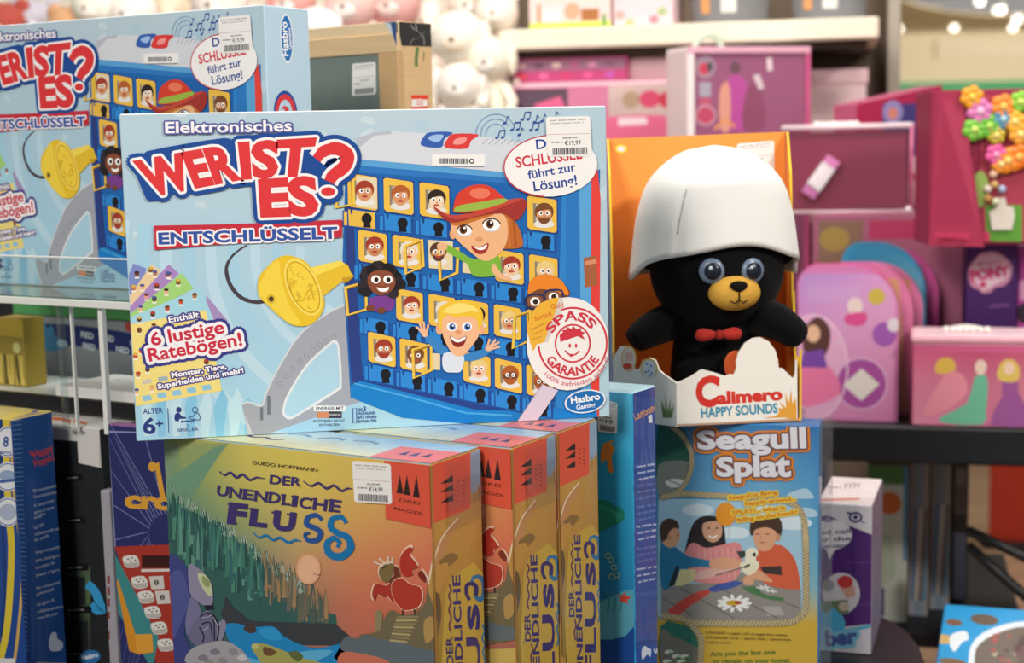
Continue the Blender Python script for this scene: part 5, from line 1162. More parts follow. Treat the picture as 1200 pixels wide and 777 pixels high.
b = MB(); b.box(.028,KR.w-.028,.0002,.0059,fw*.7,KR.h-fw,'#4c5856',0); b.build('slate', mat('slate_grey','#7f8c88',.35,var=.35,bscale=9), KR.root)
KR2 = KR; a = Art(KR,'front',L=1); ofs = -.0006
price_sticker(KR,(413,75),(440.5,73),(441,111),(412.5,113),4,'')
a = Art(KR,'right',(340,0,4.286),L=4)
a.poly([(542,106),(740,112),(740,238),(560,232),(545,170)],'#2b2a28',4); 
rr = random.Random(12)
for k in range(14): x = rr.uniform(600,730); y = rr.uniform(120,200); a.line([(x,y),(x+rr.uniform(-25,25),y+rr.uniform(10,40))],2.5,rr.choice(['#9a9894','#d9d7d2','#6a6866']),5)
a.build('corner_tape', M_WRAP, KR.root)
a = Art(KR,'front',(340,0,4.286),L=3)
a.poly([(482,104),(560,104),(560,232),(530,190),(500,140)],'#2f4f86',82); a.poly([(482,104),(500,140),(530,190),(515,120)],'#c9d2dc',84); 
a.build('corner_tape', M_WRAP, KR.root)
a = Art(KR,'right',(340,0,4.286),L=4); a.rect(608,480,692,560,'#e2452f',4); a.txt('Ei',(616,535),(684,533),32,'#f2ede6',.05,L=5); a.build('maker_emblem', M_STICK, KR.root); a = Art(KR,'right',(340,0,4.286),L=4); a.line([(640,240),(632,300),(634,335)],16,'#5f7f4a',4); a.build('side_print', M_STICK, KR.root); a = Art(KR,'right',(340,0,4.286),L=4); a.scribble((668,310),(672,262),7,'#7f7a5a',4,4); a.build('side_print', M_STICK, KR.root)
# ================================================================== gondola behind: pale shelf, grey upright, brown back panel
yg = math.radians(-12.5); UG = V3((math.cos(yg),math.sin(yg),0)); VG = V3((-math.sin(yg),math.cos(yg),0))
P0 = plc(1030,45,2.72); zsh = P0.z
GD = bpy.data.objects.new('display_gondola', None); COL.objects.link(GD); GD.location = (P0.x,P0.y,0); GD.rotation_euler = (0,0,yg)
tag(GD, 'tall shop gondola with a pale shelf board and grey upright behind the pink toys', 'shelving')
def gl(P): q = P-V3((P0.x,P0.y,0)); return V3((q.dot(UG),q.dot(VG),q.z))
hsh = bis(lambda t: proj(P0+V3((0,0,t)))[1]-19, 0, .2)
b = MB(); b.box(-.69,0,0,.40,zsh,zsh+hsh,'#efe3cf',.004); b.build('shelf_board', M_MATTE, GD)
b = MB(); b.box(-.68,-.02,.03,.40,zsh-.012,zsh,'#4a4438',.002); b.build('shelf_bracket', M_MATTE, GD)
b = MB(); b.box(-.75,.05,.415,.43,0,2.6,'#6b5d50',.002); b.build('back_panel', M_MATTE, GD)
b = MB(); b.box(-2.4,-.75,.415,.43,0,2.6,'#e6dccd',.002); b.build('back_panel', M_MATTE, GD)
up = gl(plc(1046,60,3.1)); b = MB(); b.box(up.x-.011,up.x+.014,.36,.415,0,2.6,'#b9b0a3',.002); b.build('upright', M_MATTE, GD)
b = MB(); b.box(-.75,.04,.02,.41,CZ-.20,CZ-.17,'#8a7d72',.004); b.build('shelf_board', M_MATTE, GD)
b = MB(); b.box(-2.35,-.757,-.05,.41,CZ-.03,CZ,'#efe6da',.004); b.build('shelf_board', M_MATTE, GD)
for x in (-2.38,-.752):
    b = MB(); b.box(x-.012,x+.012,.36,.414,0,2.6,'#c9c1b5',.002); b.build('upright', M_MATTE, GD)
def on_g(name, x0, x1, yt, yb, back, thick, label, cat, z, yaw=yg, group=None):
    """box on a gondola board: photo columns x0..x1, top row yt; back = distance behind the board edge"""
    O = P0+VG*back; d = ray(x0,yb); t = (O-CO).dot(VG)/d.dot(VG); A = CO+d*t; A.z = z
    u = V3((math.cos(yaw),math.sin(yaw),0)); w_ = bis(lambda q: proj(A+u*q)[0]-x1,.005,1.2); h = bis(lambda q: yt-proj(A+V3((0,0,q)))[1],.005,1)
    return Frame(name, A, yaw, w_, thick, h, label, cat, group)
zt1 = zsh+hsh+.0005; zl = CZ-.17+.0005
# on the pale shelf
g = on_g('toy_box',620,716,-14,24,.02,.2,'pink printed toy box with a lime green base on the pale shelf','toy box',zt1)
a = card_box(g,'#f0d3cf',{},.002); a.unit='cm'; hh=g.h*100; ww=g.w*100
a.rect(0,hh-1.0,ww,hh,'#cfe04a',2); a.rect(1.6,hh-4.5,2.2,hh-1.0,'#c9803c',3); a.rect(2.6,hh-3.6,6,hh-1.2,'#f6e6e4',3); a.rect(ww-5.6,hh-3.4,ww-2.2,hh-1.2,'#b0703c',3); a.ell(8.2,hh-3,1.5,1.6,'#d8a88a',3); a.rect(ww-1.6,hh-2.4,ww-.9,hh,'#4f9a4a',3)
a.build('box_body', M_PRINT, g.root)
g = on_g('toy_box',719,789,-14,24,.02,.2,'pale pink floral toy box on the pale shelf next to the lime based box','toy box',zt1)
a = card_box(g,'#efd0d6',{},.002); a.unit='cm'
for x, y, c in ((1.2,5,'#e6a8a0'),(3,6.5,'#d8c08a'),(7.5,6,'#e08a96'),(9,4.6,'#b0c08a'),(5,8,'#e6a8b8'),(8.6,8,'#e8b0a0')): a.ell(x,y,.9,.8,c,2)
a.build('box_body', M_PRINT, g.root)
for i, (x0, x1) in enumerate(((806,905),(925,1019))):
    P = plc((x0+x1)/2,20,2.86); O = P0+VG*.12; d = ray((x0+x1)/2,22); t = (O-CO).dot(VG)/d.dot(VG); A = CO+d*t
    r_ = (x1-x0)/2/FP*(A.y); zt1_ = zt1+.001; r = bpy.data.objects.new('storage_tub', None); COL.objects.link(r); r.location = (A.x,A.y,zt1_)
    tag(r, ['grey fabric tub with a pale patch, left one on the pale shelf','grey fabric tub at the right end of the pale shelf by the upright'][i], 'tub', 'grey tubs on the pale shelf')
    b = MB(); n = 28; vs = []
    prof = [(.80,0),(.86,.004),(1.0,.13),(1.02,.134),(.97,.134),(.84,.006)]
    for rr_, z in prof:
        for q in range(n):
            t = 2*math.pi*q/n; vs.append((r_*rr_*math.cos(t), r_*rr_*.8*math.sin(t), z))
    b.add(vs, [[j*n+q,j*n+(q+1)%n,(j+1)*n+(q+1)%n,(j+1)*n+q] for j in range(len(prof)-1) for q in range(n)]+[list(range(n))], '#8f9096', True)
    b.build('tub_body', M_PLUSH, r)
    b = MB(); vs = []
    for j in range(2):
        for q in range(8): t = math.radians(250+q*3.2); rr_ = r_*(.88+.07*j)+.002; vs.append((rr_*math.cos(t), rr_*.8*math.sin(t), .02+.06*j))
    b.add(vs, [[q,q+1,9+q,8+q] for q in range(7)], '#e2e0dc', True); b.build('label_patch', M_STICK, r)
    b = MB(); vs = []
    for j in range(2):
        for q in range(6): t = math.radians(218+q*3); rr_ = r_*(.88+.07*j)+.002; vs.append((rr_*math.cos(t), rr_*.8*math.sin(t), .02+.06*j))
    b.add(vs, [[q,q+1,7+q,6+q] for q in range(5)], '#e0a06a', True); b.build('tag_patch', M_STICK, r)
# under the shelf board: pink packages
HK = '#d9447e'
def windowbox(g, col, wins, L=2):
    a = card_box(g,col,{'top':'#f0b8cc'},.002); a.unit='cm'
    return a
g = on_g('doll_set_box',603,820,98,205,.02,.16,'wide pink doll set box with a see-through window, behind the guessing game box','toy box',zl)
a = windowbox(g,'#c05c88',None); ww=g.w*100; hh=g.h*100
a.rect(0,0,ww,.9,'#f2c6d2',2); a.rect(.5,1.2,ww*.30,hh-.5,'#5c4658',2); a.rect(ww*.30,1.2,ww*.52,hh-.6,'#d07a9c',2); a.rect(ww*.52,1.0,ww*.97,hh-.5,'#d0b4b0',2); a.poly([(ww*.12,4),(ww*.26,2.6),(ww*.30,6),(ww*.1,7)],'#e0628f',3)
a.ell(ww*.74,3.6,2.0,1.6,'#d84a70',3); a.ell(ww*.83,3.8,1.5,1.5,'#c83a4c',3); a.rect(ww*.86,2.0,ww*.97,hh-.6,'#d9d2dc',3); a.rect(ww*.86,1.2,ww*.97,2.0,'#8a5fb0',4)
a.poly([(ww*.5,7.5),(ww*.55,6.6),(ww*.8,6.6),(ww*.86,8),(ww*.88,11),(ww*.5,11)],'#e86c94',4,3); a.poly([(ww*.57,6.9),(ww*.72,6.9),(ww*.73,8.2),(ww*.57,8.4)],'#f4dce4',5); a.ell(ww*.64,3.6,1.6,1.6,'#b89a80',3)
a.build('box_body', M_PRINT, g.root); zb2 = zl+g.h+.0006
g = on_g('doll_set_box',601,735,70,98,.03,.14,'flat magenta doll accessory box lying on the wide pink box','toy box',zb2)
a = windowbox(g,'#bc4478',None); ww=g.w*100; hh=g.h*100; a.rect(.4,.3,ww-.3,hh*.52,'#9a6a84',2)
for k in range(6): a.ell(1.6+k*ww/6.4,hh*.3,1.0,.5,['#d8b0b8','#6f4a62','#e6c4bc','#c05c8c','#d890b0','#8a5a74'][k],3)
for k in range(5): a.rect(1+k*ww/5.2,hh*.62,2.6+k*ww/5.2,hh*.86,['#e04a5c','#e66a98','#cc3a6c','#e05a90','#b858b0'][k],3)
a.build('box_body', M_PRINT, g.root)
g = on_g('toy_bag',690,796,67,93,.06,.1,'pale pink vanity bag with white loop handles under the pale shelf','bag',zb2)
b = MB(); b.box(0,g.w,0,g.d,0,g.h,'#e6c3c8',.008,None,3,True); b.build('bag_body', M_PLUSH, g.root)
b = MB(); b.sphere((g.w*.3,-.001,g.h*.35),(.016,.003,.014),'#e67aa4',14,8); b.sphere((g.w*.3+.012,-.001,g.h*.25),(.008,.003,.010),'#8fc0d8',12,8); b.build('flower_patch', M_PLUSH, g.root)
for x in (.012,.045):
    b = MB(); b.tube([(x,.03,g.h-.004),(x+.003,.03,g.h+.014),(x+.018,.03,g.h+.022),(x+.03,.03,g.h+.01),(x+.033,.03,g.h-.004)],.0035,'#efe4e0',8); b.build('handle', M_PLAST, g.root)
g = on_g('toy_case',806,947,55,200,-.19,.09,'pink dress-up carry case with a white handle and clear front','toy case',CZ-.30,math.radians(18))
b = MB(); b.box(0,g.w,0,g.d,0,g.h,'#efdcdc',.004,{'front':'#a8587a'}); b.build('case_body', M_PLAST, g.root)
a = Art(g,'front',unit='cm'); ww=g.w*100; hh=g.h*100
a.rect(.6,1.0,ww-.6,hh-.6,'#98587a',2); a.ell(3.4,3.4,1.9,1.9,'#a68a9c',3); a.ell(3.2,3.7,1.1,1.0,'#c8405a',4); a.ell(4.2,3.4,.6,.8,'#4a4a4c',5)
a.rect(2.2,6,4.4,8.4,'#a9a3b4',3); a.rect(2.2,8.6,4.4,10.2,'#c05a74',3); a.ell(3.4,11.6,1.7,1.5,'#c04a68',3); a.ring(3.4,11.6,1.8,1.6,.3,'#c9a0b0',4)
a.poly([(6,13),(6.4,8),(8,5),(9.5,4.6),(11,6),(12,10),(12.2,14),(6,14)],'#b84e9a',3,3); a.poly([(6.2,14),(6,8),(7,6),(8,7),(8,14)],'#dc9a86',4,2); a.poly([(10.5,14),(11,8),(13,6),(14.5,9),(14.5,14)],'#8d4a68',4,3); a.ell(9,3.6,1.0,1.1,'#6b4a58',5)
a.poly([(12.4,5),(13.6,4.6),(14.6,7),(13.6,7.4)],'#d9c6cc',6); a.poly([(15,2),(16,1.8),(16.2,4),(15.2,4.2)],'#e8d2d6',6); a.line([(5,14),(7,12.5),(9,13.6)],.5,'#e89a5c',5)
a.build('window_print', M_WRAP, g.root)
b = MB(); b.box(-.001,g.w+.001,-.006,.0,g.h-.012,g.h,'#e8b0c4',.002); b.box(-.001,.012,-.006,0,0,g.h-.012,'#f0e6e6',.002); b.box(g.w-.008,g.w+.001,-.006,0,0,g.h-.012,'#cc5a88',.002); b.build('rim', M_PLAST, g.root)
b = MB(); b.tube([(.028+.026-.026*math.cos(t*math.pi/10),.03,g.h-.004+.026*math.sin(t*math.pi/10)) for t in range(11)],.0052,'#c6d6c2',10); b.build('handle', M_PLAST, g.root)
# support shelf for the case: lower pink carton
gs = Frame('toy_carton', g.A-V3((0,0,g.A.z-.62)), g.yaw, g.w*.5, .08, g.A.z-.62, 'pink carton beneath the dress-up carry case', 'carton'); a = card_box(gs,'#c86a92'); a.build('carton', M_PRINT, gs.root)
g = on_g('storage_box',937,1014,82,130,.14,.14,'pale pink storage box with a lid under the right end of the pale shelf','storage box',zl)
b = MB(); b.box(0,g.w,0,g.d,0,g.h-.026,'#f0d0d2',.004,None,2); b.build('box_body', M_PRINT, g.root)
b = MB(); b.box(-.004,g.w+.004,-.004,g.d+.004,g.h-.03,g.h,'#eebcc4',.005,{'front':'#f3cdd2','right':'#c08a92'},2); b.build('lid', M_PRINT, g.root)
# ------------------------------------------------------------------ plush toys on the left board of the gondola
def plush_animal(px, py, back, size, col, label, ears='round', muz='#f6efe6', tilt=0, inner=None, outfit=None, band=None):
    O = P0+VG*back; d = ray(px,py); t = (O-CO).dot(VG)/d.dot(VG); H_ = CO+d*t
    r = bpy.data.objects.new('plush_toy', None); COL.objects.link(r); r.location = (H_.x,H_.y,CZ); r.rotation_euler = (0,0,yg+tilt); tag(r, label, 'plush toy', 'plush toys along the rear shelf')
    hz = H_.z-CZ; s_ = size; bh = max(hz-s_*.7, s_*.5)
    b = MB(); b.sphere((0,.01,bh*.55+.001),(s_*.85,s_*.7,bh*.55),outfit or col,20,14)
    if band:
        for k in range(5): b.tube([(s_*.86*math.sqrt(max(.05,1-((z_-bh*.55)/(bh*.56))**2))*math.cos(q*math.pi/8), .01-s_*.71*math.sqrt(max(.05,1-((z_-bh*.55)/(bh*.56))**2))*math.sin(q*math.pi/8), z_) for z_ in [bh*(.3+.15*k)] for q in range(9)], s_*.06, band, 6)
    b.build('body', M_PLUSH, r)
    b = MB(); b.sphere((0,-.005,hz),(s_,s_*.9,s_*.92),col,22,16); b.build('head', M_PLUSH, r)
    b = MB(); b.sphere((0,-s_*.78,hz-s_*.25),(s_*.45,s_*.3,s_*.34),muz,16,12); b.build('muzzle', M_PLUSH, r)
    b = MB(); b.sphere((0,-s_*1.07,hz-s_*.12),(s_*.11,s_*.08,s_*.09),'#8a7068',10,8); b.build('nose', M_PLAST, r)
    for sx in (-1,1):
        b = MB(); b.sphere((sx*s_*.38,-s_*.80,hz+s_*.16),s_*.06,'#7a6a64',10,8); b.build('eye', M_PLAST, r)
        b = MB()
        if ears == 'round': b.sphere((sx*s_*.72,0,hz+s_*.72),(s_*.36,s_*.18,s_*.36),inner or col,14,10)
        elif ears == 'long': b.sphere((sx*s_*.42,.01,hz+s_*1.45),(s_*.24,s_*.12,s_*.75),inner or col,14,10,Matrix.Rotation(sx*.2,4,'Y'))
        else: b.sphere((sx*s_*.98,-.01,hz-s_*.05),(s_*.22,s_*.26,s_*.62),inner or col,14,10)
        b.build('ear', M_PLUSH, r)
        b = MB(); b.tube([(sx*s_*.6,-.01,bh*.85),(sx*s_*1.0,-s_*.35,bh*.6),(sx*s_*.95,-s_*.7,bh*.45)],[s_*.26,s_*.24,s_*.22],col,10); b.sphere((sx*s_*.95,-s_*.7,bh*.45),s_*.24,col,12,8); b.build('arm', M_PLUSH, r)
        b = MB(); b.tube([(sx*s_*.45,-.02,s_*.33),(sx*s_*.6,-s_*.8,s_*.32),(sx*s_*.62,-s_*1.1,s_*.32)],[s_*.3,s_*.28,s_*.28],col,10); b.sphere((sx*s_*.62,-s_*1.1,s_*.32),s_*.3,muz,12,8); b.build('leg', M_PLUSH, r)
for arg in [
 (8,30,.06,.050,'#b8564c','reddish plush toy at the top left corner of the picture','round'),
 (42,26,.10,.050,'#c9c4d2','plush toy in a purple and white striped outfit beside the reddish one','round','#e6e2ea',.2,None,'#8f88a8','#f0eef2'),
 (84,34,.03,.048,'#d9a87c','tan plush animal left of the white plush heads','round','#f0d8bc'),
 (113,8,.02,.048,'#f4efe2','white plush head above the blue game box, beside the tan animal','round'),
 (157,14,.03,.050,'#f7f2ea','white plush head right of two, above the blue game box','round'),
 (196,22,.12,.06,'#f0dcc4','cream plush toy between the white heads and the pink plush','drop'),
 (258,4,.06,.058,'#f3e6e0','pale plush toy above the music notes of the rear blue box','long'),
 (300,34,.03,.05,'#efe4e4','off-white plush toy above the right corner of the rear blue box','drop'),
 (342,2,.07,.050,'#ecaaa4','pink plush toy with a coral hood left of the wooden slate','round','#f8e4de'),
 (372,34,.01,.046,'#eef0f2','bluish white plush toy just above the wooden slate top','drop'),
 (412,6,.05,.052,'#f2c9c4','light pink plush toy above the middle of the wooden slate','long','#fbeee8'),
 (462,4,.09,.052,'#f0b8b6','rosy plush toy above the taped slate corner','round','#f6dcd6'),
 (502,24,.15,.046,'#f6e8dc','cream plush toy behind the taped slate corner','drop'),
 (538,44,.0,.054,'#f5efe2','white plush lamb right of the wooden slate','drop','#f2e2cc'),
 (552,4,.12,.048,'#f2e6d6','cream plush toy at the top edge right of the slate','round'),
 (574,70,.0,.046,'#f4ecd8','ivory plush toy just left of the flat magenta box','drop'),
 (583,14,.06,.042,'#f6ede2','ivory plush toy against the left end of the pale shelf','round'),
 (540,100,-.02,.046,'#efe8e0','small off-white plush toy low between slate and magenta box','drop'),
 ]: plush_animal(*arg)
# ================================================================== right: black metal display table with girls' toys
yt_ = math.radians(-14); UT = V3((math.cos(yt_),math.sin(yt_),0)); VT = V3((-math.sin(yt_),math.cos(yt_),0))
zT = -.42; Q0 = onz(965,497,zT)
TB = bpy.data.objects.new('display_table', None); COL.objects.link(TB); TB.location = (Q0.x,Q0.y,0); TB.rotation_euler = (0,0,yt_)
tag(TB, 'black metal display table under the pink toys at right', 'table')
HT = CZ+zT; th_ = bis(lambda t: proj(Q0-V3((0,0,t)))[1]-538, 0, .2)*-1 if False else .055
b = MB(); b.box(-.06,.62,0,.62,HT-th_,HT,'#19191b',.004); b.build('table_top', M_BLACK, TB)
for x, y in ((-.03,.04),(.58,.04),(-.03,.58),(.58,.58)):
    b = MB(); b.box(x-.015,x+.015,y-.015,y+.015,0,HT-th_,'#1a1a1c',.002); b.build('leg', M_BLACK, TB)
def tl(px, py, back): O = V3(TB.location)+VT*back; d = ray(px,py); t = (O-CO).dot(VT)/d.dot(VT); q = CO+d*t-V3(TB.location); return V3((q.dot(UT),back,q.z))
for p, q in (((1135,622),(1225,664)),((1135,640),(1235,728))):
    b = MB(); b.tube([tl(*p,.05),tl(*q,-.02)],.008,'#161618',8); b.build('brace', M_BLACK, TB)
b = MB(); b.box(-.05,.3,.12,.60,HT-.37,HT-.345,'#1d1d1f',.003); b.build('lower_shelf', M_BLACK, TB)
def on_t(name, x0, x1, yt, back, thick, label, cat, z=None, yaw=None, group=None, yb=480):
    z = HT if z is None else z; yaw = yt_ if yaw is None else yaw
    O = V3(TB.location)+VT*back; d = ray(x0,yb); t = (O-CO).dot(VT)/d.dot(VT); A = CO+d*t; A.z = z
    u = V3((math.cos(yaw),math.sin(yaw),0)); w_ = bis(lambda q: proj(A+u*q)[0]-x1,.005,1.2); h = bis(lambda q: yt-proj(A+V3((0,0,q)))[1],.005,1.2)
    return Frame(name, A, yaw, w_, thick, h, label, cat, group)
def round_case(x0, x1, yt, back, thick, col, rimc, label, r_=.075, art_=None, left_r=.03):
    g = on_t('toy_case', x0, x1, yt, back, thick, label, 'toy case'); W_, H_ = g.w, g.h
    pts = [(0,0),(W_,0)]+[(W_-r_+r_*math.cos(t*math.pi/24),H_-r_+r_*math.sin(t*math.pi/24)) for t in range(13)]+[(left_r+left_r*math.cos(math.pi/2+t*math.pi/16),H_-left_r+left_r*math.sin(math.pi/2+t*math.pi/16)) for t in range(9)]
    b = Art(g,'front',unit='cm')
    def clip(u, v):
        for cx, r, right in ((W_-r_,r_-.002,True),(left_r,left_r-.002,False)):
            cz = H_-(r_ if right else left_r); dx, dz = u-cx, v-cz
            if dz > 0 and (dx > 0) == right:
                l = math.hypot(dx,dz)
                if l > r: return cx+dx/l*r, cz+dz/l*r
        return u, v
    b.clip = clip; b.prism(pts, 0, thick*.42, col, 'y', rimc); b.prism(pts, thick*.58, thick, col, 'y', rimc)
    if art_: art_(b, g)
    b.build('case_shell', M_PLAST, g.root)
    b = MB(); c_ = (W_/2,H_/2); b.prism([(c_[0]+(x-c_[0])*.97, c_[1]+(z-c_[1])*.98) for x,z in pts], thick*.42, thick*.58, '#e6b0c4', 'y'); b.build('zip_seam', M_PLAST, g.root)
    return g
def art_case(b, g):
    ww, hh = g.w*100, g.h*100
    b.grid([.3,ww*.5,ww-.5],[1.2,hh*.3,hh*.6,hh-.2],[['#b48ac8','#c08cc8','#d89ac4'],['#c68cc4','#d49ac8','#da9ac4'],['#d890b8','#d694c0','#d890ba'],['#d684b0','#d488b4','#cf80ac']],2,3)
    for k in range(6): b.line([(1.5,3.2+k*.4),(ww*.62,3.2+k*.4)],.12,'#cfa8d8',3)
    b.ell(ww*.16,hh*.66,ww*.34,hh*.34,'#e0a8cc',3); b.ring(ww*.16,hh*.66,ww*.34,hh*.34,.25,'#ecc4dc',4)
    b.poly([(ww*.06,hh*.42),(ww*.2,hh*.33),(ww*.32,hh*.4),(ww*.32,hh*.52),(ww*.24,hh*.6),(ww*.08,hh*.58)],'#5a3a34',5,3); b.ell(ww*.16,hh*.44,1.0,1.3,'#e6b898',6); b.poly([(ww*.06,hh*.56),(ww*.26,hh*.54),(ww*.3,hh*.66),(ww*.02,hh*.66)],'#7a4aa4',6); b.poly([(0.4,hh*.66),(ww*.32,hh*.65),(ww*.44,hh*.82),(ww*.2,hh*.9),(.4,hh*.9)],'#e67aa4',6,2)
    b.ell(ww*.64,hh*.76,ww*.25,ww*.26,'#a8509c',4); b.ring(ww*.64,hh*.76,ww*.25,ww*.26,.25,'#e0b4d4',5); b.poly([(ww*.64,hh*.66),(ww*.82,hh*.76),(ww*.64,hh*.87),(ww*.46,hh*.77)],'#e4dcd4',6)
    b.ell(ww*.78,hh*.2,1.2,1.2,'#c8b04a',4); b.ell(ww*.57,hh*.26,1.1,1.2,'#e6d0cc',4); b.poly([(ww*.47,hh*.32),(ww*.68,hh*.30),(ww*.66,hh*.38),(ww*.5,hh*.38)],'#d8508c',5,2); b.ell(ww*.86,hh*.44,1.7,1.8,'#a05ab0',4); b.ell(ww*.95,hh*.38,.9,1.0,'#e0d4da',5); b.ell(ww*.42,hh*.5,.5,.5,'#dcb4d0',4)
def art_blue(b, g):
    ww, hh = g.w*100, g.h*100; b.grid([.3,ww-.3],[.5,hh*.4,hh-.3],[['#2a8ab4','#3a9ac4'],['#1f80a8','#7ab0c4'],['#8a9cb4','#b0a4b0']],2,2)
art_pk = lambda c: (lambda b, g: b.rect(.5,1,g.w*100-.5,g.h*100-.5,c,2))
round_case(934,1052,311,.03,.035,'#cf7ab0','#d83a8c','front pink rounded dress-up case with a girl printed on it, on the black table',.07,art_case)
round_case(965,1068,309,.085,.03,'#c87098','#d65a96','second rounded pink case just behind the front one',.07,art_pk('#c08a6a'))
round_case(972,1080,309,.13,.03,'#c46a94','#d05a94','third rounded pink case, behind the second one',.07,art_pk('#b87a60'))
round_case(985,1083,285,.20,.03,'#2f8ab4','#2a82ac','blue rounded case rising behind the pink cases',.075,art_blue)
round_case(1010,1098,291,.25,.03,'#c84a94','#d0409a','magenta rounded case behind the blue one',.075,art_pk('#b04a80'))
# princess-style dress-up case: plain gowns printed on it
g = on_t('toy_case',1068,1235,402,-.0+.002,.09,'flat pink case printed with pastel gowns at the front edge of the black table','toy case',yb=498)
b = Art(g,'front',unit='cm'); b.box(0,g.w,0,g.d,0,g.h,'#cc5a86',.003,{'top':'#f0a4bc'}); ww, hh = g.w*100, g.h*100
b.grid([.2,ww*.5,ww-.2],[1.2,hh*.5,hh-.2],[['#cc5a7c','#b8486c','#c05a74'],['#d67a98','#c06a86','#cc7a8a'],['#d88aa4','#cc6a90','#c88a80']],1,3)
b.poly([(3.6,2.4),(5.4,2.2),(6,3.6),(5,4.4),(3.2,4.2)],'#d9b04a',2,3); b.poly([(5,4.2),(7,4.6),(7.6,7),(5.2,9.4),(1.6,10.4),(3,7)],'#e08a9a',2,3)
b.poly([(8.6,4.8),(10.2,4.6),(10.4,7),(10.2,9.6),(9.8,hh-.4),(4.6,hh-.5),(4,hh-1.4),(7.6,8.6)],'#6ab494',3,2); b.ell(9.4,3.4,.8,1.1,'#e6c8b8',3)
b.poly([(12.2,4.6),(14.2,4.4),(14.6,7),(16.6,hh-.4),(10.8,hh-.4),(12.4,7.4)],'#95508e',3,2); b.poly([(11.6,4.6),(12.2,2.6),(13.6,2.2),(14.6,3.4),(14.4,5.2),(12.6,5.4)],'#d8b85a',4,3); b.ell(13.2,3.5,.7,.9,'#e6c4ac',5)
b.poly([(16,4.4),(17.8,4.2),(18.2,6.6),(15.8,6.8)],'#3f4a8a',3); b.poly([(15.8,6.6),(18.2,6.6),(19.6,hh-.5),(15.6,hh-.5)],'#d2b04c',3); b.ell(16.9,3.2,.8,1.0,'#e0bca8',4); b.poly([(19,3),(20.6,3),(21,5.4),(19,5.6)],'#5a84b8',3); b.poly([(19,5.6),(21.4,5.4),(21.8,hh-1.2),(19.2,hh-1.2)],'#cc4a5c',3)
b.build('case_body', M_WRAP, g.root)
b = MB(); b.box(-.002,g.w+.002,-.003,g.d+.002,g.h-.0,g.h+.012,'#f5b9c8',.003,{'top':'#fbd9e0'}); b.build('lid_rim', M_PLAST, g.root)
b = MB(); hp = [(.045+.06*t/10,.035+.006*math.sin(t*math.pi/10),g.h+.012+.006*math.sin(t*math.pi/10)) for t in range(11)]; b.tube(hp,.0045,'#ded8d2',8)
for k in range(7): b.sphere((.047+.0095*k,.028,g.h+.0165),.0048,'#efeae6',10,8)
b.build('bead_handle', M_PLAST, g.root)
# purple pony box
PN = g = on_t('toy_box',1131,1189,284,.16,.12,'purple toy box with a pink pony logo behind the gown case','toy box',yb=400)
a = card_box(g,'#452063',{},.001); a.T = (1050,280,3.38); a.grid([1131,1160,1189],[285,330,400],[['#3d1f60','#44246a','#3f2062'],['#54287c','#5c2c86','#552a7c'],['#4a2070','#502478','#4a2070']],1,3)
a.poly([(285,150),(290,110),(310,85),(335,58),(380,50),(420,62),(450,90),(462,120),(452,160),(430,185),(390,195),(375,212),(345,216),(325,200),(300,190)],'#c88aa8',3,4); a.poly([(295,148),(300,112),(330,72),(380,60),(420,74),(450,120),(440,155),(390,182),(345,205),(330,185)],'#dcc4d0',4,4)
a.txt('MY LITTLE',(325,108),(425,100),14,'#c83a7c',.02,L=5); a.txt('PONY',(300,168),(448,146),40,'#cf3a78',.06,L=5); a.ell(345,182,13,12,'#c83a6c',5)
a.line([(370,268),(450,262)],10,'#7a4a94',3); a.build('box_body', M_PRINT, g.root)
g = on_t('toy_box',1191,1260,290,.18,.12,'bright pink toy box cut by the right picture edge beside the purple pony box','toy box',yb=400)
a = card_box(g,'#c04aa4'); a.unit='cm'; a.ell(1.2,10,1.3,1.6,'#3a2c3a',2); a.rect(.3,5,2.2,8,'#d89ac0',2); a.build('box_body', M_PRINT, g.root)
# flower jewellery set with a red-pink card wedge on top of the purple boxes
zz = PN.A.z+PN.h+.001
g = on_t('craft_set_box',1092,1262,106,.05,.13,'red-pink craft set box with colourful flower beads, top right','craft set',zz,math.radians(-4),yb=279)
g.h = g.h; W_, H_ = g.w, g.h; sx = W_*.34
b = Art(g,'front',(1050,90,3.7)); CR_ = '#b82a52'
b.box(0,W_,.02,g.d,0,H_,'#96284a',.002); b.poly([(158,672),(400,672),(400,716),(160,692)],'#b83458',200)
b.build('box_body', M_PRINT, g.root)
b = MB(); wz = .020; vs = [(0,.02,0),(sx,-wz,0),(sx*.62,.016,H_),(.012,.02,H_)]; b.add([(x,y,z) for x,y,z in vs]+[(x,y+.002,z) for x,y,z in vs], [[0,1,2,3],[7,6,5,4],[0,4,5,1],[1,5,6,2],[2,6,7,3],[3,7,4,0]], '#a02c4c'); b.build('card_wedge', M_PRINT, g.root)
b = Art(g,'front',(1050,90,3.7)); wy = .019
fa_ = Art(g,'front',(1050,90,3.7))
def fl(px, py): u, v = fa_.uv((px,py)); return u, v
b.box(sx,W_,.017,.02,.004,H_*.96,'#a83c50',.0005); b.poly([(400,560),(560,560),(560,720),(405,718)],'#5f9a3a',-422); b.build('window_print', M_PRINT, g.root)
rr = random.Random(17)
def flower(px, py, r_, c, c2, y0=.008):
    u, v = fl(px,py); b = MB()
    for q in range(6): t = q*math.pi/3+.3; b.sphere((u+r_*.6*math.cos(t),y0,v+r_*.6*math.sin(t)),(r_*.5,.005,r_*.5),c,12,8)
    b.sphere((u,y0-.004,v),(r_*.36,.004,r_*.36),c2,10,8); b.build('bead_flower', M_PLAST, g.root)
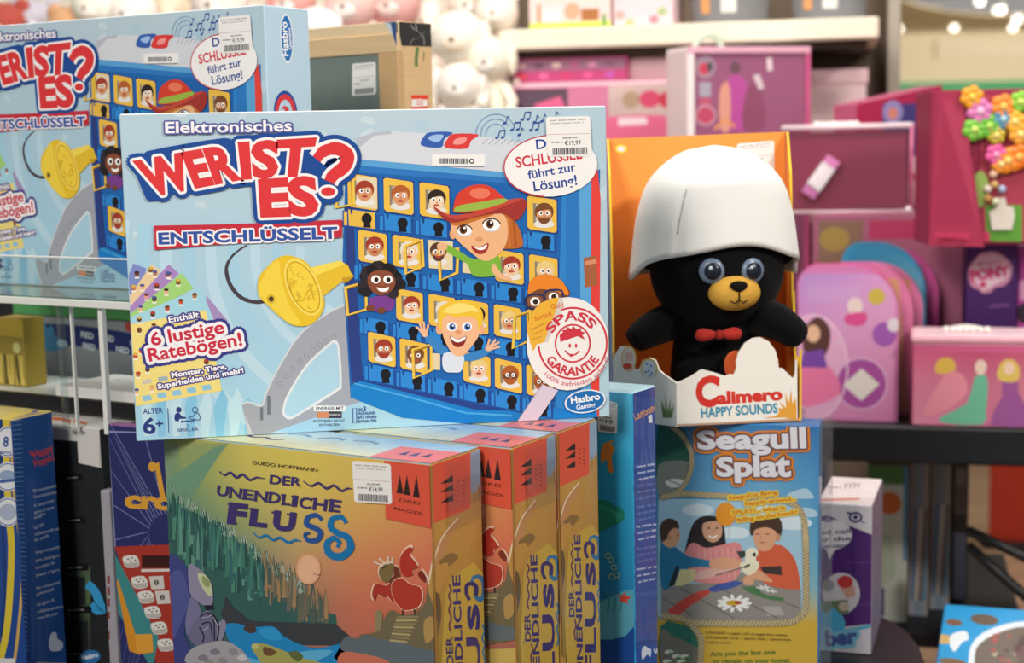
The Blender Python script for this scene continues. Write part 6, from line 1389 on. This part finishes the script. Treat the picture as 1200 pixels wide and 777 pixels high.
for px, py, r_, c, c2 in ((335,90,.016,'#f0a020','#f6c84a'),(370,150,.018,'#d878b4','#f0b8d8'),(345,230,.016,'#78c040','#c8e070'),(410,215,.016,'#68b838','#b4dc60'),(470,130,.017,'#f08a2a','#f8c060'),(470,185,.015,'#4a8ab0','#a8d0e0'),(520,195,.016,'#f4b430','#f8dc80'),(440,340,.015,'#e0559a','#f4a0c8'),(490,365,.018,'#f08a24','#f8c868'),(540,350,.018,'#f07a1c','#f8b050'),(545,110,.015,'#8ac83c','#d0e870'),(460,380,.013,'#f09a34','#f8d890'),(545,250,.015,'#f2a83a','#fbe08a'),(440,255,.013,'#c8b03a','#e8d880')): flower(px,py,r_,c,c2)
for px, py, c in ((430,425,'#e0b8a0'),(405,490,'#d8c8c0'),(468,490,'#a8b8d8'),(435,470,'#c8a060'),(440,545,'#d0d4b0'),(405,530,'#b88a4a')):
    u, v = fl(px,py); b = MB(); b.sphere((u,.01,v),.0058,c,12,8); b.build('bead', M_PLAST, g.root)
b = Art(g,'front',(1050,90,3.7)); u0, v0 = fl(470,600); b.prism([(u0+x,v0+z) for x,z in ((-.014,-.022),(.014,-.022),(.018,-.004),(.016,.010),(.006,.012),(.004,.024),(-.006,.024),(-.008,.010),(-.018,.004))], .012, .017, '#d8cfc4', 'y'); b.build('charm_card', M_STICK, g.root)
u0, v0 = fl(375,490); b = MB(); b.prism([(u0+.012*math.cos(t*math.pi/10),v0+.026*math.sin(t*math.pi/10)) for t in range(20)], .012,.0168,'#8fa85a','y'); b.build('charm_card', M_STICK, g.root)
# carton behind the round cases carries the clear case and the slanted red box
ct = on_t('toy_carton',952,1150,252,.30,.2,'dusky pink carton behind the rounded cases','carton',yb=300)
a = card_box(ct,'#a8607c',{'top':'#c890a4'},.002); a.unit='cm'; a.rect(1,1,8,8,'#8a6a58',2); a.rect(9,1,22,4,'#b83a62',2); a.ell(3.5,4,2.4,2,'#a88a4a',3); a.build('carton', M_PRINT, ct.root)
cb = on_t('toy_case',912,1068,150,.23,.09,'clear pink-tinted vinyl case with a white price tag behind the orange display box','toy case',ct.A.z+ct.h+.001,yb=249)
cb.root.location = cb.A+VT*.08
b = MB(); b.box(0.004,cb.w-.004,.006,cb.d-.004,.004,cb.h-.008,'#983c60',.004,{'front':'#98405f'}); b.build('insert', M_PRINT, cb.root)
a = Art(cb,'front',unit='cm'); W_, H_ = cb.w*100, cb.h*100
a.fr = cb
b = MB(); q = [(.045,.048),(.058,.062),(.082,.088),(.090,.082),(.072,.058),(.06,.04)]
b.prism([(.040,.050),(.066,.086),(.086,.072),(.060,.034)], -.004, .003, '#efe6ea', 'y'); b.prism([(.064,.0835),(.074,.0965),(.094,.083),(.084,.069)], -.004,.003,'#d884bc','y'); b.prism([(.032,.0385),(.042,.052),(.062,.037),(.052,.0235)], -.004,.003,'#c878b0','y'); b.build('hang_tag', M_STICK, cb.root)
b = MB(); W_, H_, D_ = cb.w, cb.h, cb.d
b.box(0,W_,0,.002,0,H_,'#fff',.0003); b.box(W_-.002,W_,0,D_,0,H_,'#fff',.0003); b.build('vinyl_cover', M_PVC, cb.root)
b = MB(); b.tube([(0,0,H_),(W_,0,H_)],.0045,'#f8dfe6',10); b.tube([(W_,0,H_),(W_,D_,H_)],.004,'#f0a8c0',10); b.tube([(0,0,0.003),(W_,0,.003)],.003,'#e8c4cc',10); b.tube([(W_,0,.004),(W_,0,H_)],.0028,'#d86a90',8); b.sphere((W_-.003,0,.006),.006,'#f4e6ea',12,8); b.build('piping', M_PLAST, cb.root)
b = MB()
for k in range(8): b.sphere((.055+.009*k,.02,H_+.004),.0055,'#efe8e4' if k % 3 else '#ffffff',10,8)
b.build('bead_handle', M_PLAST, cb.root)
rb = on_t('toy_box',1003,1102,108,.40,.08,'crimson toy box with a dark blue card behind the clear vinyl case','toy box',ct.A.z+ct.h+.001,math.radians(16),yb=240)
rb.root.location = rb.A
pts = [(0,0),(rb.w,0),(rb.w,rb.h+.01),(0,rb.h-.02)]
b = Art(rb,'front',unit='cm'); b.prism(pts,0,rb.d,'#a02048','y','#d0688a'); W_, H_ = rb.w*100, rb.h*100
b.rect(W_*.30,2.0,W_*.80,H_*.62,'#3f3570',2); b.ell(W_*.42,3.4,1.9,2.0,'#8a7fb0',3); b.ell(W_*.42,3.6,.9,1.0,'#c87a6a',4); b.rect(W_*.66,H_*.55,W_*.9,H_*.7,'#c8a8b0',3); b.rect(W_*.86,.5,W_*.95,H_*.4,'#e8a0b8',3); b.poly([(W_*.5,H_*.78),(W_*.95,H_*.7),(W_*.95,H_*.98),(W_*.5,H_*.98)],'#c8909c',3)
b.build('box_body', M_PRINT, rb.root)
# ------------------------------------------------------------------ boxes under the black table
zl_ = HT-.345
def on_l(x0, x1, yt, back, thick, label, cat, art_, col, cols=None, yaw=yt_):
    g = on_t('toy_box', x0, x1, yt, back, thick, label, cat, zl_, yaw, yb=700); a = card_box(g, col, cols, .002); a.unit='cm'; art_(a, g.w*100, g.h*100); a.build('box_body', M_PRINT, g.root); return g
def ar1(a, W_, H_): a.rect(0,0,W_,3,'#5a8a4a',2); a.ell(W_*.55,6,1.8,1.8,'#d8703a',3); a.rect(W_-.6,0,W_,H_*.6,'#4a90c0',3); a.poly([(1,H_*.5),(W_*.6,H_*.45),(W_*.7,H_*.7),(1,H_*.75)],'#b8c4b0',2,3); a.rect(.2,H_*.78,W_*.45,H_*.96,'#4a3f6c',3); a.ell(W_*.2,H_*.87,1.1,1.3,'#d8b84a',4)
def ar2(a, W_, H_):
    a.grid([0,W_*.5,W_],[0,H_*.5,H_],[['#a08878','#8a94a0','#b09c8c'],['#9a8478','#7a88a0','#a8968a'],['#b8b4b4','#8aa0b8','#b0aaa8']],2,2)
    for k in range(4): a.line([(1+k*W_*.28,H_*.3),(W_*.2+k*W_*.2,H_*.9)],.5,['#5a7aa0','#c8b8a8','#7a6258','#4a90b0'][k],3)
on_l(1015,1062,545,.16,.2,'white and green toy box with an orange dot under the black table','toy box',ar1,'#cfd4c8',{'right':'#a89c94'})
on_l(1064,1087,540,.20,.2,'slim grey-brown toy box with a blue spine, next to the white and green one','toy box',ar2,'#a09488')
on_l(1089,1112,538,.24,.2,'slim pale brown toy box under the table, right of the blue spined one','toy box',ar2,'#a8988c')
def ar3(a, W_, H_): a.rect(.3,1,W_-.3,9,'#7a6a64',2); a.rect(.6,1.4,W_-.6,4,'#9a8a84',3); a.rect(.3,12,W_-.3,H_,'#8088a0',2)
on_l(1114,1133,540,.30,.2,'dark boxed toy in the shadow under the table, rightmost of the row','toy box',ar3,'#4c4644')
# red-orange panel standing on the floor far behind
A = onz(1158,640,-CZ+.002); g = Frame('floor_stand', A, math.radians(-20), .35, .06, .62, 'tall red-orange panel standing on the wooden floor beyond the black table', 'panel')
g.h = bis(lambda q: 536-proj(A+V3((0,0,q)))[1],.02,1.5); b = MB(); b.box(0,g.w,0,g.d,.02,g.h,'#c8432e',.004); b.build('panel', M_MATTE, g.root); b = MB(); b.box(-.02,g.w+.02,-.04,g.d+.04,0,.02,'#3a3634',.003); b.build('foot', M_BLACK, g.root)
# blue boxed toy with an oval window, bottom right
zb = -.60; C0 = onz(1107,708,zb); C1 = onz(1215,716,zb); ybx = math.atan2(C1.y-C0.y,C1.x-C0.x); dpt = .26; ub = V3((math.cos(ybx),math.sin(ybx),0)); vb = V3((-ub.y,ub.x,0))
A = C0-vb*dpt; A.z = 0.62
g = Frame('toy_box', A, ybx, (C1-C0).length+.12, dpt, CZ+zb-.62, 'bright blue toy box with an oval clear window in its top, bottom right corner', 'toy box')
a = Art(g,'top',(1020,530,3.144)); a.box(0,g.w,0,g.d,0,g.h,'#2596d4',.002,{'top':'#2a9bd8'})
for cx, cy2, rx, ry, c in ((308,628,30,12,'#7a5a44'),(420,618,52,20,'#6a5a4c'),(268,690,34,18,'#c8a86a'),(300,773,50,12,'#7a6040'),(225,748,20,8,'#5a6a80')): a.ell(cx,cy2,rx,ry,c,2,6)
a.poly([(292,700),(300,672),(350,660),(362,690),(340,700),(312,735),(298,725)],'#dfe8ee',3,3)
a.poly([(362,790),(368,720),(410,670),(480,640),(560,625),(640,640),(700,700),(700,850),(362,850)],'#dde6ee',3,3); a.poly([(384,800),(388,730),(425,690),(490,660),(560,645),(630,660),(680,720),(680,840),(384,840)],'#6f665c',4,3)
rr = random.Random(3)
for k in range(14): x, y = rr.uniform(400,560), rr.uniform(670,780); a.poly([(x,y),(x+rr.uniform(15,35),y-8),(x+20,y+14)],rr.choice(['#8f877c','#5a5048','#a89f92','#a05a54']),5)
a.build('box_body', M_PRINT, g.root)
b = MB(); b.sphere((g.w*.66,g.d*.40,g.h-.002),(.07,.075,.022),'#ffffff',28,12,fn=lambda p: V3((p.x,p.y,max(p.z,0)))); b.build('window_dome', M_PVC, g.root)
pd = Frame('display_plinth', V3((A.x,A.y,0))-ub*.02-vb*.02, ybx, g.w+.04, g.d+.04, .62, 'black plinth under the bright blue toy box', 'plinth'); b = MB(); b.box(0,pd.w,0,pd.d,0,.62,'#1c1c1e',.003); b.build('plinth', M_BLACK, pd.root)
# faint sign letters over the shop front across the mall
SGN = bpy.data.objects.new('shop_sign', None); COL.objects.link(SGN); SGN.location = (0,24.9,0); tag(SGN, 'pale raised lettering on the cream shop front far behind', 'sign')
q0, q1 = plc(1105,64,24.9), plc(1215,62,24.9); b = MB(); rr = random.Random(31); x = q0.x
b.box(q0.x-.1,q1.x+.1,.03,.05,q0.z-.06,q0.z+.24,'#efe4c8',.002)
while x < q1.x: w_ = rr.uniform(.02,.035); h_ = rr.choice((.11,.11,.17)); b.box(x,x+w_,0,.03,q0.z,q0.z+h_,'#faf4e4',.002); x += rr.uniform(.05,.09)
b.build('lettering', mat('pale_letters',None,.6), SGN)
bpy.data.materials.remove(t2)
